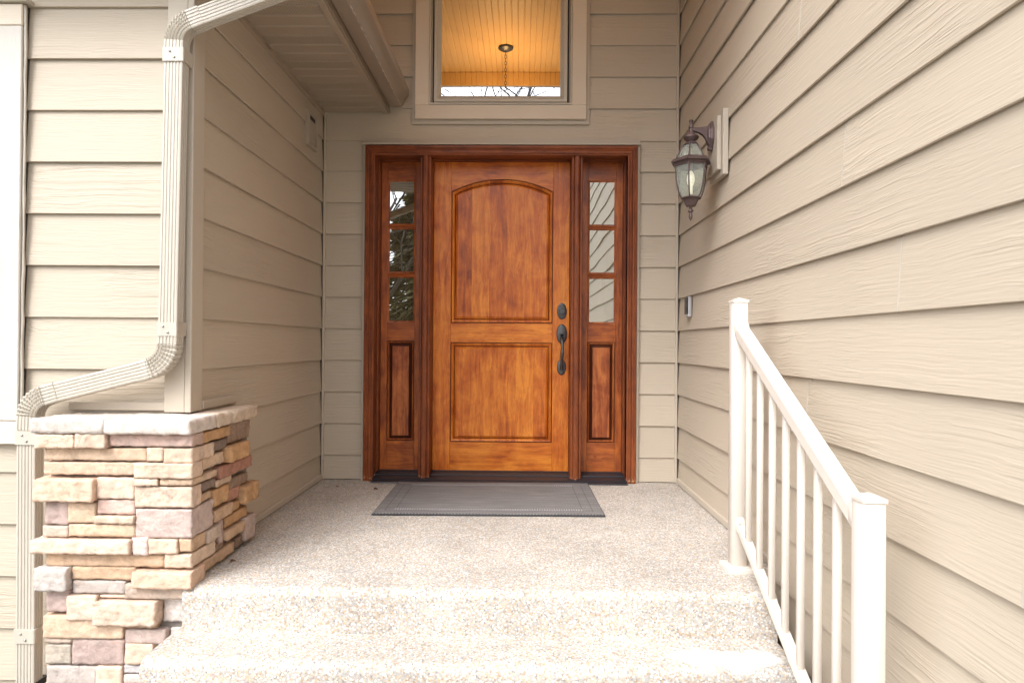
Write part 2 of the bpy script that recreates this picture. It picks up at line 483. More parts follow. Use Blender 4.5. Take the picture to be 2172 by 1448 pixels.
M['seeded'] = seeded_glass('seeded lantern glass')
M['mat'] = woven('woven grey doormat')
M['rubber'] = plain('black rubber edge', (0.030, 0.029, 0.030), 0.7)
M['seam'] = plain('dark woven seam', (0.10, 0.093, 0.094), 0.8)
M['stitch'] = plain('pale stitch yarn', (0.42, 0.40, 0.39), 0.8)
M['leaf'] = plain('dry brown leaf', (0.16, 0.062, 0.035), 0.7, var=0.3, nscale=60)
M['black'] = plain('black plastic', (0.015, 0.015, 0.017), 0.35)
M['silver'] = plain('satin silver', (0.60, 0.60, 0.63), 0.3, metal=0.85)
M['ceiling'] = plain('honey pine beadboard', (0.62, 0.40, 0.155), 0.55, var=0.04)
M['lawn'] = foliage('winter lawn', (0.055, 0.065, 0.024), (0.13, 0.115, 0.055))
M['bark'] = plain('grey brown bark', (0.085, 0.066, 0.050), 0.9, var=0.3, nscale=14)
M['needles'] = foliage('conifer needles', (0.11, 0.11, 0.045), (0.34, 0.28, 0.12))
M['shingle'] = plain('brown roof shingles', (0.09, 0.075, 0.062), 0.9, var=0.35, nscale=20)
M['concrete'] = plain('weathered concrete walk', (0.26, 0.25, 0.235), 0.85, var=0.12, nscale=5, bstr=0.3)

def emitter(name, col, strength):
    m, nt, b = new_mat(name)
    b.inputs['Base Color'].default_value = (0.85, 0.80, 0.72, 1)
    b.inputs['Emission Color'].default_value = (*col, 1)
    b.inputs['Emission Strength'].default_value = strength
    b.inputs['Roughness'].default_value = 0.3
    return m
M['bulb'] = emitter('candle bulb', (1.0, 0.86, 0.66), 0.22)
M['lit_bulb'] = emitter('lit warm bulb', (1.0, 0.58, 0.22), 12.0)

def perforated():
    m, nt, b = new_mat('perforated soffit vinyl')
    tc = nt.nodes.new('ShaderNodeTexCoord')
    sc = N(nt, 'VectorMath', operation='MULTIPLY'); L(nt, tc.outputs['Object'], sc.inputs[0]); sc.inputs[1].default_value = (1, 1, 0)
    rot = N(nt, 'VectorRotate', rotation_type='Z_AXIS'); L(nt, sc.outputs[0], rot.inputs[0]); rot.inputs['Angle'].default_value = 0.9
    vor = nt.nodes.new('ShaderNodeTexVoronoi'); vor.inputs['Scale'].default_value = 95; vor.inputs['Randomness'].default_value = 0.0
    L(nt, rot.outputs[0], vor.inputs['Vector'])
    hole = math_node(nt, 'LESS_THAN', vor.outputs['Distance'], 0.22)
    L(nt, mixc(nt, hole, (0.35, 0.28, 0.205), (0.18, 0.16, 0.115)), b.inputs['Base Color'])
    b.inputs['Roughness'].default_value = 0.45
    return m
M['soffit_vent'] = perforated()

# ------------------------------------------------------------------ object helpers
def thing(name, label, cat, loc=(0, 0, 0), group=None):
    o = bpy.data.objects.new(name, None)
    o.empty_display_size = 0.1
    COL.objects.link(o)
    o.location = loc
    o['label'] = label
    o['category'] = cat
    if group:
        o['group'] = group
    return o

def world_pos(o):
    p = Vector(o.location)
    while o.parent:
        o = o.parent
        p += Vector(o.location)
    return p

class MB:
    """collects shapes given in world metres, links them as one mesh object"""
    def __init__(self):
        self.bm = bmesh.new()
    def poly(self, pts):
        vs = [self.bm.verts.new(p) for p in pts]
        return self.bm.faces.new(vs)
    def box(self, x0, x1, y0, y1, z0, z1, bev=0.0, seg=1):
        r = bmesh.ops.create_cube(self.bm, size=1.0)
        vs = r['verts']
        for v in vs:
            v.co.x = x0 + (v.co.x + 0.5) * (x1 - x0)
            v.co.y = y0 + (v.co.y + 0.5) * (y1 - y0)
            v.co.z = z0 + (v.co.z + 0.5) * (z1 - z0)
        if bev:
            es = {e for v in vs for e in v.link_edges}
            bmesh.ops.bevel(self.bm, geom=list(es), offset=bev, segments=seg, affect='EDGES', profile=0.5)
        return self
    def rings(self, rings, closed=True, cap0=True, cap1=True):
        """skin a list of equal-length point rings"""
        bm = self.bm
        R = [[bm.verts.new(p) for p in ring] for ring in rings]
        n = len(R[0])
        for a, b in zip(R[:-1], R[1:]):
            for i in range(n if closed else n - 1):
                j = (i + 1) % n
                bm.faces.new((a[i], a[j], b[j], b[i]))
        if closed and cap0:
            bm.faces.new(R[0][::-1])
        if closed and cap1:
            bm.faces.new(R[-1])
        return self
    def lathe(self, prof, c, seg=6, rot=0.0, axis='z', caps=True):
        rings = []
        for r, h in prof:
            ring = []
            for k in range(seg):
                a = rot + 2 * math.pi * k / seg
                p, q = max(r, 1e-4) * math.cos(a), max(r, 1e-4) * math.sin(a)
                if axis == 'z':
                    ring.append((c[0] + p, c[1] + q, c[2] + h))
                elif axis == 'y':
                    ring.append((c[0] + p, c[1] + h, c[2] + q))
                else:
                    ring.append((c[0] + h, c[1] + p, c[2] + q))
            rings.append(ring)
        return self.rings(rings, True, caps, caps)
    def tube(self, pts, r, seg=8):
        rings = []
        n = len(pts)
        P = [Vector(p) for p in pts]
        ref = None
        for i, p in enumerate(P):
            t = (P[min(i + 1, n - 1)] - P[max(i - 1, 0)]).normalized()
            if ref is None:
                ref = t.orthogonal().normalized()
            ref = (ref - t * ref.dot(t)).normalized()
            b = t.cross(ref)
            rr = r[i] if isinstance(r, (list, tuple)) else r
            rings.append([p + (ref * math.cos(2 * math.pi * k / seg) + b * math.sin(2 * math.pi * k / seg)) * rr for k in range(seg)])
        return self.rings(rings)
    def build(self, name, mat, parent=None, smooth=False, kind=None, color=None, angle=None):
        bm = self.bm
        bmesh.ops.recalc_face_normals(bm, faces=bm.faces)
        me = bpy.data.meshes.new(name)
        off = world_pos(parent) if parent else Vector((0, 0, 0))
        if parent:
            bmesh.ops.translate(bm, verts=bm.verts, vec=(0, 0, 0))
        if angle is not None:
            for e in bm.edges:
                if len(e.link_faces) == 2 and e.calc_face_angle(0.0) > rad(angle):
                    e.smooth = False
            smooth = True
        for f in bm.faces:
            f.smooth = smooth
        bm.to_mesh(me)
        bm.free()
        me.materials.append(mat)
        o = bpy.data.objects.new(name, me)
        COL.objects.link(o)
        if parent:
            o.parent = parent
            o.location = -off
        if kind:
            o['kind'] = kind
        if color:
            o.color = (*color, 1)
        return o

def copy_part(o, parent, dx=0, dy=0, dz=0):
    c = o.copy()
    COL.objects.link(c)
    c.parent = parent
    c.location = Vector(o.location) + Vector((dx, dy, dz))
    return c

def tag(o, label, cat, group=None):
    o['label'] = label
    o['category'] = cat
    if group:
        o['group'] = group
    return o

# ------------------------------------------------------------------ the setting
def worn_rings(prof, x0, x1, seed=0.0):
    """sections of a cast slab, the arris worn and never quite straight"""
    n = max(2, int((x1 - x0) / 0.028))
    out = []
    for k in range(n + 1):
        x = x0 + (x1 - x0) * k / n
        ring = []
        for i, (y, z) in enumerate(prof):
            w = 0.0 if i < 2 else 1.0
            d = noise.noise(Vector((x * 4.0, seed + i * 0.22, z * 6))) * 0.0018 + noise.noise(Vector((x * 17.0, seed + i * 0.5, z * 14))) * 0.0011
            ring.append((x, y - d * w, z + d * 0.7 * (w if z > prof[1][1] - 0.05 else 0.0)))
        out.append(ring)
    return out

def slab(name, prof, x0, x1, mat):
    """a concrete block from a y,z outline"""
    m = MB()
    m.rings(worn_rings(prof, x0, x1, x0 * 7))
    return m.build(name, mat, kind='structure', angle=50)

def nosed(yb, yf, top, bot, r=0.035, lean=0.012):
    """outline with a rounded nosing at the front (front is -y)"""
    pts = [(yb, bot), (yb, top)]
    for k in range(7):
        a = math.pi / 2 * k / 6
        pts.append((yf + r - r * math.sin(a), top - r + r * math.cos(a)))
    pts.append((yf + lean, bot))
    return pts

m = MB()
pf = nosed(0.2, -1.832, 0.0, -0.52)
m.rings(worn_rings(pf, -1.225, 0.925))
m.box(-1.34, -1.2252, -1.30, 0.2, -0.5, -0.0015)
m.box(0.9252, 1.03, -1.55, 0.2, -0.5, -0.0015)
m.build('porch_floor', M['agg'], kind='structure', angle=50)
slab('step', nosed(-1.79, -2.045, -0.160, -0.52), -1.250, 0.915, M['agg'])
slab('step', nosed(-2.00, -2.330, -0.330, -0.52), -1.285, 0.905, M['agg'])
MB().box(-1.9, 1.03, -5.0, -1.9, -0.62, -0.50).build('walkway', M['concrete'], kind='structure')
MB().box(-7.0, 5.0, -11.0, -5.005, -0.62, -0.505).build('bounce_driveway', M['concrete'], kind='structure')  # unseen driveway added to bounce light up onto the walls
g = MB(); g.poly([(-150, -150, -0.56), (150, -150, -0.56), (150, 150, -0.56), (-150, 150, -0.56)])
g.build('ground', M['lawn'], kind='structure')

# ------------------------------------------------------------------ lap siding
LAP0, PITCH = 0.160, 0.2062
def lap_z(n):
    return LAP0 + PITCH * n

def lap_board(parent, wall, a0, a1, z0, z1=None, jig=True):
    """one lap board on a wall; wall = (axis along, plane value, outward sign)"""
    ax, plane, sg = wall
    if z1 is None:
        z1 = z0 + PITCH
    h = z1 - z0
    j = random.uniform(-0.0012, 0.0012) if jig else 0.0
    full = PITCH
    slope = -0.013 / full
    def out(z):
        return 0.0065 + j + slope * (z - z0) * 1.0
    tb = 0.0085
    zt = z1 + (0.028 if jig else 0.0)
    prof = [(out(z0) - tb, z0), (out(z0) - 0.0016, z0), (out(z0), z0 + 0.0016), (out(zt), zt), (out(zt) - tb, zt)]
    m = MB()
    def P(a, q):
        o_, z_ = q
        return (a, plane + sg * o_, z_) if ax == 'x' else (plane + sg * o_, a, z_)
    n = max(1, int(abs(a1 - a0) / 0.45))
    rings = []
    ph = random.uniform(0, 6)
    for k in range(n + 1):
        a = a0 + (a1 - a0) * k / n
        wob = 0.0007 * math.sin(ph + a * 2.3)
        rings.append([P(a, (q[0] + wob, q[1])) for q in prof])
    m.rings(rings)
    return m.build('siding_board', M['siding_' + ax], parent)

BACK = ('x', 0.0, -1)
LEFTW = ('y', -1.310, 1)
RIGHTW = ('y', 1.020, -1)
FRONTW = ('x', -1.620, -1)

# --- wall with the door
wb = thing('siding_wall', 'taupe lap siding wall facing forward around the wooden door and upper window', 'wall', (-0.14, 0.05, 0))
m = MB()
m.box(-1.6, -1.03, 0.012, 0.22, -0.5, 3.7)
m.box(0.75, 1.3, 0.012, 0.22, -0.5, 3.7)
m.box(-1.03, 0.75, 0.012, 0.22, 2.175, 2.44)
m.box(-1.03, -0.60, 0.0121, 0.22, 2.44, 3.7)
m.box(0.30, 0.75, 0.0121, 0.22, 2.44, 3.7)
m.box(-0.60, 0.30, 0.0122, 0.22, 3.26, 3.7)
m.build('sheathing', M['sheath'], wb)
XL, XR = -1.297, 1.008
for side in (0, 1):
    a0, a1 = ((XL, -1.040) if side == 0 else (0.759, XR))
    lap_board(wb, BACK, a0, a1, 0.004, lap_z(0))
    for n in range(0, 10):
        lap_board(wb, BACK, a0, a1, lap_z(n))
lap_board(wb, BACK, XL, XR, lap_z(10) - 0.006, lap_z(11))
for n in range(11, 17):
    if n == 11:
        lap_board(wb, BACK, XL, -0.724, lap_z(n)); lap_board(wb, BACK, 0.431, XR, lap_z(n))
    else:
        lap_board(wb, BACK, XL, -0.724, lap_z(n)); lap_board(wb, BACK, 0.431, XR, lap_z(n))
for x in (-1.302, 1.012):
    s = 1 if x < 0 else -1
    MB().box(min(x, x + s * 0.014), max(x, x + s * 0.014), -0.016, 0.008, 0.0, 3.56, 0.002).build('corner_strip', M['trim'], wb)
# narrow strips and head flashing round the door casing
MB().box(-1.0385, -1.0225, -0.030, 0.01, 0.0, 2.178, 0.002).build('casing_strip', M['trim'], wb)
MB().box(0.7425, 0.7575, -0.030, 0.01, 0.0, 2.178, 0.002).build('casing_strip', M['trim'], wb)
MB().box(-1.046, 0.765, -0.052, 0.01, 2.1785, 2.190, 0.002).build('head_flashing', M['trim'], wb)
MB().box(-1.043, 0.762, -0.010, 0.0115, 2.190, 2.226).build('head_strip', M['trim'], wb)

# --- left side wall of the porch
wl = thing('siding_wall', 'shaded brown lap siding side wall left of the door under the low soffit', 'wall', (-1.40, -0.8, 0))
MB().box(-1.55, -1.323, -1.60, 0.0, -0.5, 2.9).build('sheathing', M['sheath'], wl)
lap_board(wl, LEFTW, -1.568, -0.003, 0.028, lap_z(0))
for n in range(0, 11):
    lap_board(wl, LEFTW, -1.568, -0.003, lap_z(n), None if n < 10 else 2.40)
MB().box(-1.3215, -1.291, -1.568, -0.02, 0.002, 0.034, 0.003).build('base_strip', M['trim'], wl)
MB().box(-1.3215, -1.288, -1.566, -1.27, 0.617, 0.652, 0.003).build('base_strip', M['trim'], wl)
MB().box(-1.318, -1.292, -1.568, -0.012, 2.372, 2.400, 0.002).build('soffit_strip', M['soffit'], wl)

# --- right side wall
wr = thing('siding_wall', 'long bright beige lap siding wall running along the right behind the railing', 'wall', (1.1, -2.6, -0.5))
MB().box(1.032, 1.25, -5.6, 0.0, -0.55, 3.7).build('sheathing', M['sheath'], wr)
seams = {9: [-1.773], 6: [-2.09], 5: [-3.3], 4: [-2.389], 2: [-1.842], 1: [-2.816], 7: [-3.6], 8: [-3.05],
         3: [-3.5], 0: [-3.2], 10: [-2.7], 11: [-1.5], 12: [-2.4], 13: [-1.2], -1: [-2.2], -2: [-3.0]}
for n in range(-3, 17):
    cuts = [-5.55] + sorted(seams.get(n, [])) + [-0.003]
    for a, b in zip(cuts[:-1], cuts[1:]):
        z0 = lap_z(n)
        lap_board(wr, RIGHTW, a + 0.0030, b - 0.0030, z0)
    for s in seams.get(n, []):
        za_, zb_ = lap_z(n) + 0.001, lap_z(n + 1) - 0.002
        MB().rings([[(1.0128, s - 0.0022, za_), (1.0128, s + 0.0022, za_), (1.0200, s + 0.0022, za_), (1.0200, s - 0.0022, za_)], [(1.0256, s - 0.0022, zb_), (1.0256, s + 0.0022, zb_), (1.0300, s + 0.0022, zb_), (1.0300, s - 0.0022, zb_)]]).build('joint_caulk', M['alu'], wr)
        MB().box(1.0255, 1.0262, s - 0.03, s + 0.03, lap_z(n) + 0.004, lap_z(n + 1) - 0.004).build('joint_flashing', M['trim'], wr)
MB().box(1.0045, 1.0305, -1.548, -0.02, 0.002, 0.036, 0.003).build('base_strip', M['trim'], wr)

# --- front-facing wall on the far left
wf = thing('siding_wall', 'bright front facing lap siding wall at far left behind the downspout', 'wall', (-2.6, -1.55, -0.5))
MB().box(-4.6, -1.34, -1.6065, -1.36, -0.55, 2.9).build('sheathing', M['sheath'], wf)
for n in range(-4, 14):
    z0 = lap_z(n)
    z1 = z0 + PITCH
    if z1 < 0.50:
        lap_board(wf, FRONTW, -4.6, -1.402, z0)
    else:
        lap_board(wf, FRONTW, -1.980, -1.402, z0)
        lap_board(wf, FRONTW, -4.6, -3.22, z0)
        if n == 1:
            lap_board(wf, FRONTW, -3.22, -1.982, z0, 0.478)
# corner boards
MB().box(-1.400, -1.319, -1.656, -1.600, 0.613, 2.9, 0.004, 2).build('corner_board', M['trim'], wf)
MB().box(-1.3185, -1.293, -1.658, -1.568, 0.613, 2.398, 0.004, 2).build('corner_board', M['trim'], wf)
MB().box(-1.79, -1.402, -1.640, -1.6075, 0.617, 0.652, 0.003).build('base_strip', M['trim'], wf)
rb = random.Random(3)
m = MB()
pts = []
for k in range(26):
    z = 0.48 + k * (2.22 - 0.48) / 25
    pts.append((-1.976 + rb.uniform(-0.0022, 0.0022), -1.640, z))
m.tube(pts, [0.0048 + rb.uniform(-0.0012, 0.0015) for _ in pts], 6)
m.build('caulk_bead', M['alu'], wf, smooth=True)

# --- window on the far left: only its right casing is in the picture
fw = thing('window', 'pale painted window casing cut off by the left edge of the photo', 'window', (-2.6, -1.62, 0.48))
MB().box(-2.105, -1.983, -1.652, -1.620, 0.574, 2.135, 0.003).build('casing_board', M['white_trim'], fw)
MB().box(-3.22, -3.10, -1.652, -1.620, 0.574, 2.135, 0.003).build('casing_board', M['white_trim'], fw)
MB().box(-3.22, -1.983, -1.652, -1.620, 0.482, 0.572, 0.003).build('sill_board', M['light_trim'], fw)
MB().box(-3.22, -1.983, -1.652, -1.620, 2.137, 2.222, 0.003).build('head_board', M['light_trim'], fw)
MB().box(-3.25, -1.953, -1.668, -1.610, 2.224, 2.238, 0.002).build('head_flashing', M['alu'], fw)
MB().box(-3.098, -2.107, -1.632, -1.610, 0.574, 2.135).build('sash', M['vinyl'], fw)
MB().box(-3.04, -2.165, -1.6355, -1.633, 0.64, 2.07).build('pane', M['front_glass'], fw)

# ------------------------------------------------------------------ entry door
dr = thing('entry_door', 'orange brown wooden entry door with arched panel and two narrow sidelights', 'door', (-0.14, 0.05, 0))
cas = [(0.0, 0.005), (0.0, -0.046), (0.004, -0.051), (0.017, -0.052), (0.021, -0.046), (0.027, -0.043), (0.033, -0.046),
       (0.037, -0.053), (0.050, -0.054), (0.055, -0.047), (0.0625, -0.043), (0.0625, 0.005)]
CX0, CX1, CZ = -1.021, 0.741, 2.174
MB().rings([[(CX0 + u, y, 0.002) for u, y in cas], [(CX0 + u, y, CZ - u) for u, y in cas]]).build('casing_board', M['case_v'], dr)
MB().rings([[(CX1 - u, y, 0.002) for u, y in cas], [(CX1 - u, y, CZ - u) for u, y in cas]]).build('casing_board', M['case_v'], dr)
MB().rings([[(CX0 + u, y, CZ - u) for u, y in cas], [(CX1 - u, y, CZ - u) for u, y in cas]]).build('casing_board', M['case_h'], dr)
# jambs
JY0, JY1 = -0.0405, 0.16
MB().box(-1.0, -0.9575, JY0, JY1, 0.03, 2.150).build('jamb', M['case_v'], dr)
MB().box(0.6785, 0.72, JY0, JY1, 0.03, 2.150).build('jamb', M['case_v'], dr)
MB().box(-0.9575, 0.6785, JY0, JY1, 2.1185, 2.150).build('head_jamb', M['case_h'], dr)
MB().box(-0.9574, -0.9475, 0.05, 0.108, 0.045, 2.1184, 0.001).build('door_stop', M['case_v'], dr)
MB().box(0.6705, 0.6784, 0.05, 0.108, 0.045, 2.1184, 0.001).build('door_stop', M['case_v'], dr)
MB().box(-0.9474, 0.6704, 0.072, 0.108, 2.108, 2.1184, 0.001).build('head_stop', M['case_h'], dr)
# mullion posts
def mullion(x0, x1):
    w = x1 - x0
    pr = [(0, 0.14), (0, -0.012), (0.003, -0.016), (0.013, -0.016), (0.016, -0.022), (0.022, -0.033), (0.030, -0.036), (0.040, -0.036), (0.049, -0.033),
          (w - 0.016, -0.022), (w - 0.013, -0.016), (w - 0.003, -0.016), (w, -0.012), (w, 0.14)]
    return MB().rings([[(x0 + u, y, 0.012) for u, y in pr], [(x0 + u, y, 2.118) for u, y in pr]]).build('mullion_post', M['case_v'], dr)
mullion(-0.667, -0.595)
mullion(0.319, 0.391)
# threshold
th = [(0.16, 0.004), (0.16, 0.046), (0.085, 0.046), (0.075, 0.040), (0.030, 0.034), (0.024, 0.027), (-0.055, 0.018), (-0.062, 0.012), (-0.098, 0.008), (-0.100, 0.003)]
MB().rings([[(-0.957, y, z) for y, z in th], [(0.683, y, z) for y, z in th]]).build('threshold', M['sill'], dr, angle=20)

# -- moulded panels
def arch_shape(x0, x1, z0, z1, rise, o, y, n=18):
    """outline inset by o; rise 0 gives a rectangle"""
    xa, xb, zb, cx = x0 + o, x1 - o, z0 + o, (x0 + x1) / 2
    half = (x1 - x0) / 2
    pts = [(xa, y, zb), (xb, y, zb)]
    if rise <= 0:
        for k in range(n + 1):
            pts.append((xb + (xa - xb) * k / n, y, z1 - o))
    else:
        R = (half * half + rise * rise) / (2 * rise)
        zc = z1 - R
        h2 = half - o
        a = math.asin(h2 / (R - o))
        for k in range(n + 1):
            t = a - 2 * a * k / n
            pts.append((cx + (R - o) * math.sin(t), y, zc + (R - o) * math.cos(t)))
    return pts
def raised_panel(name, parent, x0, x1, z0, z1, rise, face, mat, prof, dark_bands=(1, 2, 7, 8)):
    m = MB()
    rings = [arch_shape(x0, x1, z0, z1, rise, o, face + d) for o, d in prof]
    m.rings(rings, True, False, True)
    ns = len(rings[0])
    for i, f in enumerate(m.bm.faces):
        if i // ns in dark_bands:
            f.material_index = 1  # groove bands take a darker colour than the panel
    o = m.build(name, mat, parent, angle=28)
    o.data.materials.append(M['glaze'] if mat is M['door_p'] else M['dark_groove_side'])
    return o
PROF = [(-0.003, 0.010), (0.0, 0.012), (0.003, 0.012), (0.006, 0.003), (0.011, 0.0), (0.016, 0.002), (0.020, 0.010), (0.024, 0.013),
        (0.0245, 0.0155), (0.030, 0.013), (0.042, 0.0035), (0.0425, 0.0012)]
PROF2 = [(-0.003, 0.010), (0.0, 0.012), (0.003, 0.012), (0.005, 0.003), (0.009, 0.0), (0.013, 0.003), (0.016, 0.013), (0.017, 0.0155),
         (0.020, 0.0135), (0.036, 0.0035), (0.0365, 0.0012)]
FACE = 0.110
core = MB().box(-0.592, 0.316, 0.1285, 0.158, 0.040, 2.114).build('door_leaf', M['door_v'], dr)
SX0, SX1, PX0, PX1 = -0.5935, 0.3175, -0.4765, 0.2075
def board(name, parent, x0, x1, z0, z1, mat, y0=FACE, y1=0.1283, bev=0.0012):
    return MB().box(x0, x1, y0, y1, z0, z1, bev).build(name, mat, parent)
board('stile', core, SX0, PX0, 0.038, 2.116, M['door_v'])
board('stile', core, PX1, SX1, 0.038, 2.116, M['door_v'])
board('rail', core, PX0 + 0.0006, PX1 - 0.0006, 0.038, 0.233, M['door_h'])
board('rail', core, PX0 + 0.0006, PX1 - 0.0006, 0.901, 1.030, M['door_h'])
# arched top rail
ARC_TOP, RISE = 1.997, 0.085
m = MB()
arc = arch_shape(PX0, PX1, 1.030, ARC_TOP, RISE, 0.0, 0.0, 24)[2:]
fr = [(x, FACE, z) for x, _, z in arc]
n_ = len(fr)
top_f = [(x, FACE, 2.116) for x, _, z in arc]
rings = []
for i in range(n_):
    x, _, z = arc[i]
    x = min(max(x, PX0 + 0.0006), PX1 - 0.0006)
    rings.append([(x, FACE, z), (x, FACE, 2.116), (x, 0.1283, 2.116), (x, 0.1283, z)])
m.rings(rings)
m.build('rail', M['door_h'], core)
raised_panel('panel', core, PX0, PX1, 1.030, ARC_TOP, RISE, FACE, M['door_p'], PROF)
raised_panel('panel', core, PX0, PX1, 0.233, 0.901, 0, FACE, M['door_p'], PROF)
MB().box(-0.592, 0.316, 0.1065, 0.1282, 0.0295, 0.0372, 0.001).build('sweep_strip', M['raw'], core)

# -- hardware
def oval(mb, cx, cz, rx, rz, prof, seg=28, y=FACE):
    """prof: list of (scale, proud)"""
    rings = []
    for s, d in prof:
        rings.append([(cx + rx * s * math.cos(2 * math.pi * k / seg), y - d, cz + rz * s * math.sin(2 * math.pi * k / seg)) for k in range(seg)])
    mb.rings(rings)
    return mb
HX = 0.269
m = MB()
oval(m, HX, 1.114, 0.033, 0.055, [(1.0, -0.002), (1.0, 0.004), (0.94, 0.009), (0.80, 0.011), (0.76, 0.0095), (0.70, 0.0100)])
oval(m, HX, 1.112, 0.021, 0.021, [(1.0, 0.008), (1.0, 0.019), (0.90, 0.023), (0.0, 0.0235)])
m.build('deadbolt', M['bronze'], core, angle=40)
m = MB().box(HX - 0.0016, HX + 0.0016, FACE - 0.0245, FACE - 0.022, 1.103, 1.114)
m.build('keyhole', M['black'], core)
m = MB()
oval(m, HX, 0.962, 0.0355, 0.066, [(1.0, -0.002), (1.0, 0.004), (0.93, 0.009), (0.85, 0.0105), (0.0, 0.0112)])
oval(m, HX - 0.0005, 0.740, 0.030, 0.053, [(1.0, -0.002), (1.0, 0.004), (0.92, 0.008), (0.78, 0.0095), (0.0, 0.0105)])
m.build('handle_plate', M['bronze'], core, angle=40)
m = MB()
gp = []
gr = []
for k in range(23):
    t = k / 22
    z = 0.930 - t * 0.207
    d = 0.012 + 0.046 * math.sin(min(1, t * 1.05) * math.pi) ** 0.55
    gp.append((HX + 0.002 * math.sin(t * math.pi * 2), FACE - d, z)); gr.append(0.0085 + 0.0045 * math.cos(t * math.pi * 2) ** 2 * (0.6 if 0.1 < t < 0.9 else 1.0))
m.tube(gp, gr, 10)
m.build('handle_grip', M['bronze'], core, smooth=True)
m = MB()
m.rings([[(HX - 0.006, FACE - 0.010, 0.952), (HX + 0.006, FACE - 0.010, 0.952), (HX + 0.006, FACE - 0.010, 0.944), (HX - 0.006, FACE - 0.010, 0.944)],
         [(HX - 0.009, FACE - 0.030, 0.957), (HX + 0.009, FACE - 0.030, 0.957), (HX + 0.009, FACE - 0.030, 0.951), (HX - 0.009, FACE - 0.030, 0.951)],
         [(HX - 0.014, FACE - 0.040, 0.962), (HX + 0.014, FACE - 0.040, 0.962), (HX + 0.014, FACE - 0.040, 0.957), (HX - 0.014, FACE - 0.040, 0.957)]])
m.build('thumb_latch', M['black'], core)

# -- sidelights
def sidelight(x0, x1, gx0, gx1, px0, px1, label):
    y0 = FACE + 0.002
    so = MB().box(x0, gx0 - 0.0125, y0, 0.136, 0.040, 2.116, 0.0012).box(gx1 + 0.0125, x1, y0, 0.136, 0.040, 2.116, 0.0012)
    sl = so.build('sidelight', M['side_v'], dr)
    sl['label'] = label
    a, b = gx0 - 0.0122, gx1 + 0.0122
    gz = [(1.044, 1.331), (1.376, 1.656), (1.697, 1.978)]
    board('rail', sl, a, b, 0.040, 0.237, M['side_h'], y0, 0.135)
    board('rail', sl, a, b, 0.909, 1.032, M['side_h'], y0, 0.135)
    board('rail', sl, a, b, 1.990, 2.116, M['side_h'], y0, 0.135)
    for za, zb in ((1.343, 1.364), (1.668, 1.685)):
        z_ = (za + zb) / 2
        pr = [(-0.0125, 0.012), (-0.0125, 0.004), (-0.010, 0.001), (-0.006, 0.003), (0.0, -0.001), (0.006, 0.003), (0.010, 0.001), (0.0125, 0.004), (0.0125, 0.012)]
        MB().rings([[(a, y0 + d, z_ + u) for u, d in pr], [(b, y0 + d, z_ + u) for u, d in pr]]).build('muntin', M['side_h'], sl, angle=30)
    for za, zb in gz:
        bp = [(-0.0128, 0.004), (-0.011, 0.0005), (-0.006, 0.002), (-0.004, 0.006), (0.0, 0.009)]
        m_ = MB()
        rr = [arch_shape(gx0, gx1, za, zb, 0, o, y0 + d, 2) for o, d in bp]
        m_.rings(rr, True, False, False)
        m_.build('glazing_bead', M['side_v'], sl, angle=25)
        gm = MB()
        gm.poly([(gx0 - 0.004, y0 + 0.0085, za - 0.004), (gx1 + 0.004, y0 + 0.0085, za - 0.004), (gx1 + 0.004, y0 + 0.0085, zb + 0.004), (gx0 - 0.004, y0 + 0.0085, zb + 0.004)])
        gm.box(gx0 - 0.004, gx1 + 0.004, y0 + 0.0095, y0 + 0.0155, za - 0.004, zb + 0.004)
        gm.build('pane', M['pane'], sl)
    raised_panel('panel', sl, px0, px1, 0.237, 0.909, 0, y0, M['side_p'], PROF2)
    # filler strips beside the lower panel
    if px0 > a + 0.002:
        board('stile_edge', sl, a, px0, 0.2375, 0.9085, M['side_v'], y0 + 0.001, 0.135, 0.0008)
    if px1 < b - 0.002:
        board('stile_edge', sl, px1, b, 0.2375, 0.9085, M['side_v'], y0 + 0.001, 0.135, 0.0008)
sidelight(-0.9465, -0.662, -0.8905, -0.7315, -0.9025, -0.7195, 'left sidelight, its lower panel worn and streaked')
sidelight(0.3915, 0.6715, 0.4530, 0.6155, 0.4410, 0.6270, 'right sidelight mirroring the beige siding')
MB().box(-1.0, 0.72, 0.137, 0.165, 0.03, 2.15).build('back_panel', M['dark_gap'], dr)

# ------------------------------------------------------------------ upper window
wn = thing('window', 'tall upper window with pale trim above the door mirroring a lamp-lit ceiling', 'window', (-0.14, -0.02, 2.32))
WT = 3.25
MB().box(-0.7225, 0.4295, -0.020, 0.0, 2.321, 2.3465).box(-0.7225, -0.7025, -0.020, 0.0, 2.347, WT + 0.12).box(0.4085, 0.4295, -0.020, 0.0, 2.347, WT + 0.12).build('flashing', M['trim'], wn)
lt = M['light_trim']
MB().box(-0.702, 0.408, -0.044, -0.0205, 2.347, 2.4375, 0.002).build('trim_board', lt, wn)
MB().box(-0.702, -0.6105, -0.0435, -0.0205, 2.4385, WT, 0.002).build('trim_board', M['light_trim'], wn)
MB().box(0.3155, 0.408, -0.0435, -0.0205, 2.4385, WT, 0.002).build('trim_board', M['light_trim'], wn)
MB().box(-0.702, 0.408, -0.044, -0.0205, WT + 0.001, WT + 0.095, 0.002).build('trim_board', lt, wn)
def ring_frame(name, parent, mat, x0, x1, z0, z1, w, y0, y1, bev=0.002):
    prof = [(0, y1), (0, y0 + bev), (bev, y0), (w - bev, y0), (w, y0 + bev), (w, y1)]
    m_ = MB()
    rr = [arch_shape(x0, x1, z0, z1, 0, o, y, 2) for o, y in prof]
    m_.rings(rr, True, False, False)
    return m_.build(name, mat, parent)
ring_frame('frame', wn, M['vinyl'], -0.6095, 0.3145, 2.4385, WT, 0.011, -0.050, 0.05)
